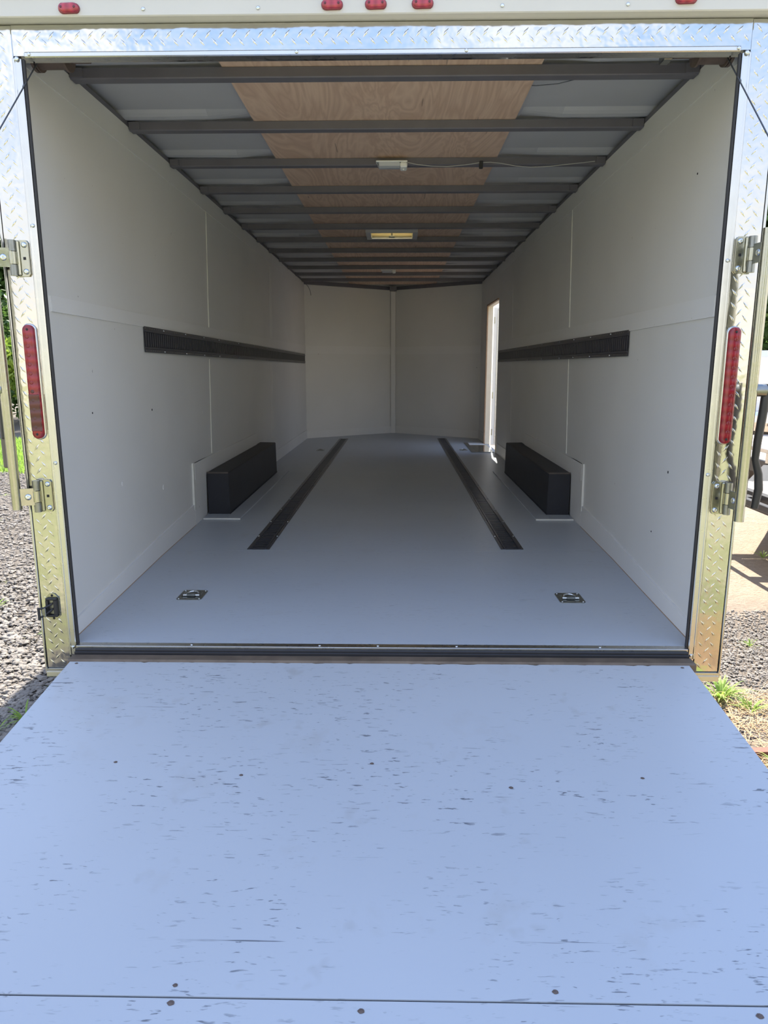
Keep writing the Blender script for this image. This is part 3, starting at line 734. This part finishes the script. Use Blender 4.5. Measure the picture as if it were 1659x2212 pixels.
# ------------------------------------------------------------------ lift spring and cables behind the header
t = thing('lift_spring', (0, .17, 2.03), 'dark spring tube hidden behind the rear header', 'spring')
m = MB(); m.tube([(-1.0, .17, 2.035), (1.0, .17, 2.035)], .013, 12); m.build('shaft', M_rib, t)
m = MB(); pts = []
for i in range(22*40): a = i/22*2*PI; pts.append((.06+.9*i/(22*40), .17+.026*math.cos(a), 2.035+.026*math.sin(a)))
m.tube(pts[::2], .0045, 5); m.build('coil', M_rib, t)
box('end_bracket', M_dring, t, .93, .96, .14, .19, 1.985, 2.07, ch=.003)
for sx, side in ((-1, 'left'), (1, 'right')):
    t = thing('cable_drum', (sx*1.09, .15, 2.02), 'rusty brown cable drum in the upper %s corner of the opening' % side, 'cable drum', 'cable drums behind the header')
    m = MB(); m.tube([(sx*1.042, .15, 2.022), (sx*1.142, .15, 2.022)], .048, 24); m.build('spool', M_drum, t)
    for a, b in ((1.140, 1.150), (1.132, 1.136), (1.036, 1.044)):
        m = MB(); m.tube([(sx*a, .15, 2.022), (sx*b, .15, 2.022)], .056, 24); m.build('flange', M_drum, t)
    m = MB(); m.box(*sorted((sx*.965, sx*1.034)), .13, .17, 1.995, 2.045, ch=.004); m.build('clamp', M_drum, t)
    m = MB(); m.tube([(sx*1.115, .105, 1.985), (sx*1.12, -2.02, -.15)], .0022, 6); o = m.build('lift_cable', M_wire, loc=(sx*1.115, .105, 1.985))
    tag(o, 'thin steel cable from the %s drum down towards the ramp end' % side, 'cable', 'ramp lift cables')

# ------------------------------------------------------------------ sill and ramp
t = thing('door_sill', (0, -.02, -.05), 'metal sill with dirty black hinge strip between floor and ramp', 'sill')
m = MB(); m.box(-1.112, 1.112, -.028, .0045, -.012, .0015, ch=.001); m.build('edge_strip', M_alu, t)
box('rubber_strip', M_black, t, -1.112, 1.112, -.040, -.0285, -.04, -.006, ch=.003)
m = MB(); m.box(-1.112, 1.112, -.047, -.0405, -.05, -.014, ch=.002); m.build('hinge_bar', M_black, t)
m = MB(); n_ = 60
m.box(-1.118, 1.118, -.100, -.0475, -.06, -.022, ch=.006); m.build('dirty_strip', M_dirty, t)
box('cross_member', M_frameblk, t, -1.10, 1.10, -.03, .10, -.13, -.055)
for x in (-.69, -.22, -.007, .28, .80):
    q = MB(); q.dome((x, -.012, .0015), .005, .003, (0, 0, 1)); q.build('screw', M_screw, t)

def rz(y): return -.028+.11*(y+.09)
t = thing('loading_ramp', (0, -1.08, -.14), 'blue-grey painted wooden loading ramp, scuffed and scratched, lowered to the ground', 'ramp')
def ramp_panel(y0, y1, name, jag=False):
    m = MB(); nx = 90 if jag else 8; x0, x1 = -1.104, 1.090; th = .055
    rn = random.Random(3); top0 = []
    for i in range(nx+1):
        x = x0+(x1-x0)*i/nx; j = (rn.random()**3*.009 if jag and 0 < i < nx else 0); top0.append((x, y0-j-(.004 if jag else 0)))
    vs = [(x, y, rz(y)) for x, y in top0]+[(x0+(x1-x0)*i/nx, y1, rz(y1)) for i in range(nx+1)]
    vs += [(x, y, rz(y)-th) for x, y in top0]+[(x0+(x1-x0)*i/nx, y1, rz(y1)-th) for i in range(nx+1)]
    N_ = nx+1; fs = []
    for i in range(nx):
        fs += [(i, i+1, N_+i+1, N_+i), (2*N_+i, 3*N_+i, 3*N_+i+1, 2*N_+i+1), (i, 2*N_+i, 2*N_+i+1, i+1), (N_+i, N_+i+1, 3*N_+i+1, 3*N_+i)]
    fs += [(0, N_, 3*N_, 2*N_), (nx, 2*N_+nx, 3*N_+nx, N_+nx)]
    m.add(vs, fs); return m.build(name, M_ramp, t)
ramp_panel(-.092, -1.3285, 'main_panel', True); ramp_panel(-1.3325, -2.04, 'lower_panel')
m = MB(); m.add([(-1.10, -1.320, rz(-1.33)-.012), (1.088, -1.320, rz(-1.33)-.012), (1.088, -1.345, rz(-1.33)-.012), (-1.10, -1.345, rz(-1.33)-.012)], [(0, 1, 2, 3)])
m.prism([(-1.3328, rz(-1.333)-.003), (-1.3282, rz(-1.329)-.003), (-1.3282, rz(-1.33)-.05), (-1.3328, rz(-1.333)-.05)], 0, -1.10, 1.088); m.f = m.f[1:]; m.mi = m.mi[1:]; m.sm = m.sm[1:]
m.build('seam_filler', M_slot, t)
for x, y, r in ((-.73, -.649, .0055), (-.364, -.699, .0055), (-.007, -.645, .0055), (.368, -.739, .006), (.731, -.696, .0055), (-.363, -1.307, .005), (.365, -1.309, .006), (-.003, -1.352, .0065), (-.361, -1.342, .007), (.731, -1.350, .007), (-1.075, -.112, .006), (1.06, -.115, .006)):
    q = MB(); n = 10; zc = rz(y)+.0006
    q.add([(x+r*math.cos(2*PI*k/n)*(1+.2*math.sin(3*k)), y+r*.8*math.sin(2*PI*k/n), zc+.11*r*.8*math.sin(2*PI*k/n)) for k in range(n)], [tuple(range(n))])
    q.dome((x, y, zc-.0008), r*.62, .0018, (0, -.11, 1), 8); q.build('screw', M_drum, t)

# ------------------------------------------------------------------ lamps, vent and wire on the ceiling
def dome_lamp(cx, y, w, label):
    t = thing('ceiling_lamp', (cx, y, H), label, 'ceiling lamp', 'white dome lamps')
    x0, x1 = cx-w/2, cx+w/2; zt = H+.003
    box('base', M_plastic, t, x0, x1, y-.045, y+.045, zt-.008, zt, ch=.003)
    m = MB(); m.box(x1-w*.24, x1-.001, y-.044, y+.044, zt-.034, zt-.0085, ch=.006); m.build('switch_housing', M_plastic, t)
    m = MB(); xa, xb = x0+.004, x1-w*.245
    m.prism([(y-.040, zt-.0085), (y-.034, zt-.026), (y-.015, zt-.032), (y+.015, zt-.032), (y+.034, zt-.026), (y+.040, zt-.0085)], 0, xa+.012, xb)
    m.add([(xa, y-.038, zt-.0085), (xa, y+.038, zt-.0085), (xa+.012, y+.034, zt-.026), (xa+.012, y-.034, zt-.026)], [(0, 1, 2, 3)])
    m.build('cover', M_cover, t)
    box('switch', M_plastic, t, x1-w*.16, x1-w*.09, y-.008, y+.008, zt-.040, zt-.034, ch=.002)
dome_lamp(.028, 1.716, .17, 'white dome lamp on the third ceiling rib, nearest the rear opening')
dome_lamp(-.046, 6.20, .175, 'small white dome lamp far down the ceiling beyond the roof vent')

t = thing('roof_vent', (.012, 3.95, H), 'square roof vent with a grey frame glowing with daylight', 'roof vent')
m = MB(); zf = ZC-.036
for b in ((VX0-.03, VX1+.03, VY0-.03, VY0+.012), (VX0-.03, VX1+.03, VY1-.012, VY1+.03), (VX0-.03, VX0+.012, VY0+.012, VY1-.012), (VX1-.012, VX1+.03, VY0+.012, VY1-.012)): m.box(*b, zf-.012, zf+.012)
m.build('frame', M_skin, t)
m = MB(); zt = ZC+.10
for b in ((VX0+.012, VX1-.012, VY0+.012, VY0+.016), (VX0+.012, VX1-.012, VY1-.016, VY1-.012), (VX0+.012, VX0+.016, VY0+.016, VY1-.016), (VX1-.016, VX1-.012, VY0+.016, VY1-.016)): m.box(*b, zf, zt)
m.build('collar', M_vent, t)
m = MB(); m.prism([(VX0-.02, zt), (VX0+.03, zt+.035), (VX1-.03, zt+.035), (VX1+.02, zt)], 1, VY0-.02, VY1+.02); m.build('dome', M_vent, t)
m = MB(); m.tube([(VX0+.02, 3.95, zf+.03), (VX1-.02, 3.95, zf+.03)], .004, 8); m.tube([(.012, 3.95, zf+.03), (.012, 3.95, zf-.018)], .007, 8); m.box(-.012, .036, 3.938, 3.962, zf-.026, zf-.010, ch=.003); m.build('crank', M_dring, t)

def wirepts(P, n=8):
    out = []
    for i in range(len(P)-1):
        a, b = Vector(P[i]), Vector(P[i+1])
        for k in range(n): out.append(a.lerp(b, k/n))
    out.append(Vector(P[-1])); return out
m = MB(); z = H-.004
m.tube([(.112, 1.69, z), (.17, 1.69, z-.012), (.25, 1.69, z-.020), (.33, 1.69, z-.022), (.42, 1.69, z-.015), (.50, 1.69, z-.004), (.56, 1.69, z-.002), (.62, 1.69, z-.008), (.70, 1.69, z-.022), (.78, 1.69, z-.028), (.88, 1.69, z-.024), (.98, 1.69, z-.014), (1.12, 1.69, z)], .0022, 6)
tag(m.build('lamp_wire', M_wwire, loc=(.112, 1.69, z)), 'pale wire sagging from the near dome lamp towards the right wall', 'wire')
m = MB(); m.box(.50, .520, 1.682, 1.699, z-.034, z+.004, ch=.002); tag(m.build('wire_clip', M_black, loc=(.51, 1.69, z)), 'small black clip holding the lamp wire to the ceiling rib', 'clip')
m = MB(); m.tube([(.56, .74, ZC-.006), (.62, .72, ZC-.016), (.70, .69, ZC-.020), (.76, .66, ZC-.016), (.83, .62, ZC-.004)], .0018, 6)
tag(m.build('loose_wire', M_wire, loc=(.56, .74, ZC)), 'thin loose wire on the grey ceiling near the upper right', 'wire')
m = MB(); m.tube([(-1.165, 7.40, 2.06), (-1.13, 7.39, 2.03), (-1.10, 7.38, 1.97), (-1.09, 7.38, 1.91)], .003, 6)
tag(m.build('hanging_wire', M_wire, loc=(-1.165, 7.40, 2.06)), 'short dark wire hanging in the far left upper corner', 'wire')

# ------------------------------------------------------------------ under the trailer and ground
G = -.30
m = MB()
nx, ny = 60, 60
gx = np.concatenate([np.linspace(-45, -9, 12), np.linspace(-8, 8, 65), np.linspace(9, 45, 12)]); gy = np.concatenate([np.linspace(-45, -5, 12), np.linspace(-4, 14, 73), np.linspace(15, 45, 10)])
vs = []
for y in gy:
    for x in gx:
        vs.append((x, y, G-.012+.008*math.sin(x*3.1+y*1.7)*math.sin(y*2.3-x)))
fs = [(j*len(gx)+i, j*len(gx)+i+1, (j+1)*len(gx)+i+1, (j+1)*len(gx)+i) for j in range(len(gy)-1) for i in range(len(gx)-1)]
m.add(vs, fs, True); o = m.build('ground', M_ground); struct(o)

phi = (1+5**.5)/2
ICO = np.array([(-1, phi, 0), (1, phi, 0), (-1, -phi, 0), (1, -phi, 0), (0, -1, phi), (0, 1, phi), (0, -1, -phi), (0, 1, -phi), (phi, 0, -1), (phi, 0, 1), (-phi, 0, -1), (-phi, 0, 1)])/1.902
ICF = np.array([(0, 11, 5), (0, 5, 1), (0, 1, 7), (0, 7, 10), (0, 10, 11), (1, 5, 9), (5, 11, 4), (11, 10, 2), (10, 7, 6), (7, 1, 8), (3, 9, 4), (3, 4, 2), (3, 2, 6), (3, 6, 8), (3, 8, 9), (4, 9, 5), (2, 4, 11), (6, 2, 10), (8, 6, 7), (9, 8, 1)])
def stones(n, fpos, mat, name, label, smin=.0035, smax=.016):
    P = fpos(n); n = len(P)
    s = smin+(smax-smin)*rng.random(n)**2.2
    sc = np.stack([s*(.8+.6*rng.random(n)), s*(.8+.6*rng.random(n)), s*(.35+.45*rng.random(n))], 1)
    V = ICO[None]*(1+.35*(rng.random((n, 12, 1))-.5)); V = V*sc[:, None]
    a = rng.random(n)*6.28; c, q = np.cos(a), np.sin(a)
    X = V[..., 0]*c[:, None]-V[..., 1]*q[:, None]; Y = V[..., 0]*q[:, None]+V[..., 1]*c[:, None]
    V = np.stack([X+P[:, :1], Y+P[:, 1:2], V[..., 2]+G-.006+s[:, None]*.3], 2).reshape(-1, 3)
    F = (ICF[None]+12*np.arange(n)[:, None, None]).reshape(-1, 3)
    me = bpy.data.meshes.new(name); me.from_pydata(V.tolist(), [], F.tolist()); me.materials.append(mat)
    o = bpy.data.objects.new(name, me); COL.objects.link(o); tag(o, label, 'gravel', kind='stuff'); return o
def wedge(sx, dmin, dmax, t0, t1, pw=1.0):
    def f(n):
        d = dmin+(dmax-dmin)*rng.random(n)**pw; t = t0+(t1-t0)*rng.random(n)
        return np.stack([.06+sx*t*d, -2.45+d], 1)
    return f
stones(24000, wedge(-1, 2.0, 9.0, .50, .76, 1.5), M_stoneA, 'gravel', 'grey gravel covering the yard left of the trailer')
stones(9000, wedge(1, 2.35, 3.7, .46, .70), M_stoneA, 'gravel', 'scattered grey gravel beside the right corner post', .0025, .0085)
# pine straw and grass blades
def blades(n, pos, mat, name, label, cat, h0, h1, flat=0, w=.002):
    P = pos(n); vs = []; fs = []
    for i in range(n):
        x, y = P[i]; a = random.random()*6.28; h = random.uniform(h0, h1)
        lean = random.uniform(.1, .6) if not flat else 30
        dx, dy = math.cos(a), math.sin(a)
        if flat: dz = random.uniform(-.05, .25); tip = Vector((dx*h, dy*h, abs(dz)*h)); z0 = G+random.random()*.012
        else: tip = Vector((dx*h*lean, dy*h*lean, h)); z0 = G-.01
        s = Vector((-dy, dx, 0))*w; b = Vector((x, y, z0)); mid = b+tip*.5+Vector((0, 0, 0 if flat else h*.12))
        o = len(vs); vs += [b-s, b+s, mid+s*.8, mid-s*.8, b+tip]; fs += [(o, o+1, o+2, o+3), (o+3, o+2, o+4)]
    me = bpy.data.meshes.new(name); me.from_pydata([tuple(v) for v in vs], [], fs); me.materials.append(mat)
    o = bpy.data.objects.new(name, me); COL.objects.link(o); tag(o, label, cat, kind='stuff'); return o
blades(5000, lambda n: np.stack([1.14+.9*rng.random(n), -1.1+1.35*rng.random(n)], 1), M_straw, 'pine_straw', 'dry brown pine straw on the ground right of the ramp', 'straw', .04, .12, 1, .0013)
blades(9000, wedge(-1, 8.6, 12.6, .46, .66), M_grass, 'grass', 'sunlit green grass beyond the gravel on the left', 'grass', .03, .09, 0, .006)

def weed(x, y, s, n, label, seed, wide=.012):
    rn = random.Random(seed); vs = []; fs = []
    for i in range(n):
        a = rn.random()*6.28; h = s*rn.uniform(.5, 1); ln = rn.uniform(.4, 1.3); d = Vector((math.cos(a), math.sin(a), 0)); sd_ = Vector((-d.y, d.x, 0))*s*wide*rn.uniform(4, 8)
        P = [Vector((x, y, G-.005))+d*rn.random()*s*.15]; 
        for k in range(1, 6): q = k/5; P.append(P[0]+d*ln*s*q+Vector((0, 0, h*(1.5*q-.9*q*q))))
        wd = [.25, .7, 1, .9, .55, .05]; o = len(vs)
        for p, w_ in zip(P, wd): vs += [tuple(p-sd_*w_*.5), tuple(p+Vector((0, 0, .004*s*10))*w_*.2), tuple(p+sd_*w_*.5)]
        for k in range(5):
            b = o+k*3; fs += [(b, b+1, b+4, b+3), (b+1, b+2, b+5, b+4)]
    me = bpy.data.meshes.new('weed'); me.from_pydata([(v[0]-x, v[1]-y, v[2]-G) for v in vs], [], fs); me.materials.append(M_grass)
    o = bpy.data.objects.new('weed', me); COL.objects.link(o); o.location = (x, y, G); tag(o, label, 'weed', 'green weeds on the ground')
weed(-1.335, -.02, .085, 22, 'bright green weed in the gravel beside the left edge of the ramp', 1)
weed(-1.40, -.10, .05, 12, 'lower weed at the left edge of the picture beside the ramp', 2)
weed(1.36, .21, .095, 60, 'leafy green weed at the foot of the right corner post', 3)
weed(1.43, .10, .07, 30, 'small leafy weed just outside the one at the right post', 4)
weed(1.335, -.36, .09, 30, 'green weed right of the ramp beyond the rusty bar', 5)
weed(-1.66, .85, .05, 18, 'small weed in the gravel left of the latch', 6)
weed(-2.15, 1.25, .06, 18, 'small weed in the gravel at the left picture edge', 7)
weed(1.74, .75, .05, 14, 'tiny weed in the gravel right of the right post', 8)
weed(2.6, 2.35, .07, 24, 'small weed on the dirt beside the flatbed trailer shadow', 9)

t = MB(); t.prism([(1.20, -.215), (1.95, -.175), (1.95, -.205), (1.20, -.245)], 2, G, G+.022)
tag(t.build('steel_bar', M_rust, loc=(1.2, -.23, G)), 'rusty red-brown steel bar lying on the ground right of the ramp', 'bar')

# ------------------------------------------------------------------ flatbed trailer on the right
t = thing('flatbed_trailer', (3.4, 4.2, G), 'black flatbed trailer with wooden deck standing right of the box trailer', 'trailer')
X0, X1, Y0, Y1, ZD = 2.43, 4.3, -1.4, 2.78, .17
m = MB()
for i in range(10):
    a = X0+.06+(X1-X0-.12)*i/10; m.box(a, a+(X1-X0-.12)/10-.012, Y0+.05, Y1-.05, ZD-.03, ZD, ch=.003)
m.build('deck', M_deck, t)
m = MB()
for x in (X0, X1-.055): m.box(x, x+.055, Y0, Y1, ZD-.11, ZD+.004)
for y in (Y0, Y1-.05, -.1, 1.2): m.box(X0+.055, X1-.055, y, y+.05, ZD-.11, ZD-.032)
m.build('frame', M_frameblk, t)
for x in (X0-.125, X1+.085):
    m = MB(); m.box(x, x+.04, Y0, Y1, ZD-.05, ZD-.01, ch=.003)
    for k in range(9): y = Y0+.1+.5*k; m.box(min(x+.04, X1) if x < 3 else X1, X0 if x < 3 else x, y, y+.10, ZD-.05, ZD-.02)
    m.build('side_rail', M_frameblk, t)
for x in (X0-.12, X1):
    for y in (.05,): m = MB(); m.tube([(x+.02, y, G+.02+.30), (x+.11, y, G+.02+.30)], .30, 24); m.build('wheel', M_tyre, t)
m = MB(); m.prism([(2.62, Y1), (4.1, Y1), (3.42, Y1+1.1), (3.32, Y1+1.1)], 2, ZD-.10, ZD-.04); m.build('drawbar', M_frameblk, t)

t = thing('equipment_trailer', (4.5, 5.7, G), 'second low trailer with a pale rail behind the flatbed trailer', 'trailer')
m = MB(); m.box(3.62, 5.4, 4.35, 7.0, .06, .10, ch=.003); m.build('deck', M_deck, t)
m = MB(); m.box(3.56, 3.615, 4.3, 7.05, -.02, .10); m.box(5.405, 5.46, 4.3, 7.05, -.02, .10); m.box(3.62, 5.40, 4.3, 4.345, -.02, .10); m.build('frame', M_frameblk, t)
m = MB(); m.box(3.54, 3.60, 4.25, 7.05, .185, .225, ch=.004); m.box(3.60, 5.4, 4.25, 4.30, .185, .225, ch=.004)
for q in ((3.55, 4.26), (3.55, 5.6), (3.55, 6.95), (4.5, 4.255), (5.35, 4.255)): m.box(q[0], q[0]+.04, q[1], q[1]+.04, .09, .19)
m.build('rail', M_alu, t)
for x in (3.40, 5.47):
    m = MB(); m.tube([(x, 5.9, G+.27), (x+.14, 5.9, G+.27)], .27, 24); m.build('wheel', M_tyre, t)

# ------------------------------------------------------------------ white pickup truck
t = thing('pickup_truck', (4.82, 7.75, G), 'white pickup truck with chrome rear bumper parked beyond the two low trailers', 'truck')
x0, x1 = 4.82, 6.76; yb = 7.75
m = MB(); prof = [(yb, .36), (yb-.01, .5), (yb, 1.12), (yb+.03, 1.19), (yb+2.0, 1.19), (yb+2.02, 1.10), (yb+2.1, .30), (yb+1.65, .28), (yb+1.55, .48), (yb+1.35, .60), (yb+1.1, .60), (yb+.9, .48), (yb+.8, .30)]
m.prism([(a, b) for a, b in prof], 0, x0, x1); m.build('cargo_bed', M_whitecar, t)
m = MB(); m.box(x0+.12, x1-.12, yb-.018, yb-.011, .52, 1.10, ch=.003); m.build('tailgate', M_whitecar, t)
m = MB(); m.prism([(yb+2.08, .30), (yb+2.08, 1.15), (yb+2.2, 1.62), (yb+2.5, 1.70), (yb+3.6, 1.66), (yb+4.15, 1.15), (yb+5.3, 1.02), (yb+5.45, .5), (yb+5.4, .25), (yb+5.0, .25), (yb+4.8, .52), (yb+4.35, .52), (yb+4.1, .25)], 0, x0+.02, x1-.02); m.build('cab', M_whitecar, t)
m = MB(); m.box(x0+.2, x1-.2, yb+2.06, yb+2.14, 1.22, 1.50); m.box(x0+.005, x0+.02, yb+2.5, yb+3.7, 1.20, 1.55); m.build('window', M_glassdk, t)
m = MB(); m.prism([(yb-.16, .20), (yb-.19, .24), (yb-.19, .33), (yb-.15, .38), (yb-.02, .38), (yb-.02, .12), (yb-.12, .12)], 0, x0-.02, x1+.02); m.build('bumper', M_chrome, t)
m = MB(); m.box(x0+.02, x0+.14, yb-.03, yb+.02, .62, 1.05, ch=.01); m.build('tail_lamp', M_lens, t)
m = MB(); m.box(x1-.14, x1-.02, yb-.03, yb+.02, .62, 1.05, ch=.01); m.build('tail_lamp', M_lens, t)
for y in (yb+1.22, yb+4.58):
    for x in (x0+.02, x1-.24):
        m = MB(); m.tube([(x, y, G+.37), (x+.22, y, G+.37)], .37, 28); m.tube([(x-.004, y, G+.37), (x+.224, y, G+.37)], .21, 20); m.build('wheel', M_tyre, t)
t.rotation_euler = (0, 0, math.radians(-60))
box('underbody', M_frameblk, t, x0+.2, x1-.2, yb+.05, yb+5.2, .05, .30)

# ------------------------------------------------------------------ trees and shrubs
def tree(x, y, h, r, nleaf, mat, label, name='tree', trunk=True, seed=0, zlow=0.0, ls=.09, group='trees around the yard'):
    rn = np.random.default_rng(seed+100)
    t = thing(name, (x, y, G), label, 'tree' if name == 'tree' else 'shrub', group)
    m = MB()
    if trunk:
        m.tube([(x, y, G-.05), (x+.05, y, G+h*.3), (x-.06, y+.05, G+h*.6), (x, y, G+h*.9)], [.14, .11, .07, .02], 10)
        for k in range(7):
            a = k*2.4; z = G+h*(.25+.09*k); m.tube([(x, y, z), (x+math.cos(a)*r*.4, y+math.sin(a)*r*.4, z+h*.08), (x+math.cos(a)*r*.8, y+math.sin(a)*r*.8, z+h*.14)], [.05, .03, .01], 6)
    else:
        for k in range(5):
            a = k*1.3; m.tube([(x, y, G-.05), (x+math.cos(a)*r*.3, y+math.sin(a)*r*.3, G+h*.4), (x+math.cos(a)*r*.5, y+math.sin(a)*r*.5, G+h*.7)], [.03, .02, .01], 6)
    m.build('trunk' if trunk else 'stem', M_bark, t)
    nc = 60; C = rn.normal(size=(nc, 3)); C /= np.linalg.norm(C, axis=1)[:, None]; C *= (rn.random((nc, 1))**.4)
    zc = h*(.5+zlow/2); hz = h*(1-zlow)/2
    C = C*np.array([r, r, hz])*.85+np.array([0, 0, zc])
    P = C[rn.integers(0, nc, nleaf)]+rn.normal(size=(nleaf, 3))*r*.17
    P[:, 2] = np.clip(P[:, 2], .05, None)
    a = rn.normal(size=(nleaf, 3)); a /= np.linalg.norm(a, axis=1)[:, None]; b = rn.normal(size=(nleaf, 3)); b -= a*(a*b).sum(1)[:, None]; b /= np.linalg.norm(b, axis=1)[:, None]
    s = ls*(.6+.8*rn.random((nleaf, 1)))
    V = np.stack([P-a*s, P+b*s*.45, P+a*s, P-b*s*.45], 1).reshape(-1, 3); F = np.arange(nleaf*4).reshape(-1, 4)
    me = bpy.data.meshes.new('foliage'); me.from_pydata(V.tolist(), [], F.tolist()); me.materials.append(mat)
    o = bpy.data.objects.new('foliage', me); COL.objects.link(o); o.parent = t
    return t
tree(-8.9, 13.2, 3.0, 1.2, 14000, M_leafA, 'dark green shrub at the foot of the trees, left of the trailer', 'shrub', False, 1, 0, .07, 'shrubs left of the trailer')
tree(-7.1, 11.9, 2.0, .7, 6000, M_leafB, 'bright yellow-green shrub in front of the dark shrub on the left', 'shrub', False, 2, .3, .07, 'shrubs left of the trailer')
tree(-8.1, 14.6, 2.6, 1.0, 9000, M_leafA, 'dark low shrub behind the bright shrub on the left', 'shrub', False, 11, 0, .07, 'shrubs left of the trailer')
tree(-11.0, 16.6, 7.5, 2.4, 26000, M_leafA, 'tall dark green tree behind the shrubs on the left', seed=3, zlow=.1, ls=.11)
tree(-7.0, 18.6, 8.0, 2.1, 16000, M_leafB, 'lighter green tree behind the tall dark one on the left', seed=4, zlow=.15, ls=.11)
tree(8.2, 13.4, 6.2, 1.9, 20000, M_leafA, 'tall dark green tree behind the white pickup', seed=5, zlow=.1, ls=.11)
tree(9.2, 19.0, 5.4, 2.0, 12000, M_leafB, 'light green tree further back beyond the white pickup', seed=6, zlow=.1, ls=.11)
tree(13.5, 17.0, 7.0, 2.4, 16000, M_leafA, 'wide tree furthest right beyond the pickup', seed=7, zlow=.1, ls=.12)

tree(-15, -17.0, 4.6, 2.2, 9000, M_leafA, 'leafy tree added unseen behind the camera on the left for reflections', seed=8, zlow=.15, ls=.14)  # unseen trees added behind the camera to mottle the diamond plate reflections
tree(13, -16, 5.0, 2.0, 9000, M_leafA, 'leafy tree added unseen behind the camera on the right for reflections', seed=9, zlow=.15, ls=.14)
tree(1.5, -19.0, 5.0, 2.4, 9000, M_leafB, 'light green tree added unseen far behind the camera for reflections', seed=10, zlow=.15, ls=.14)
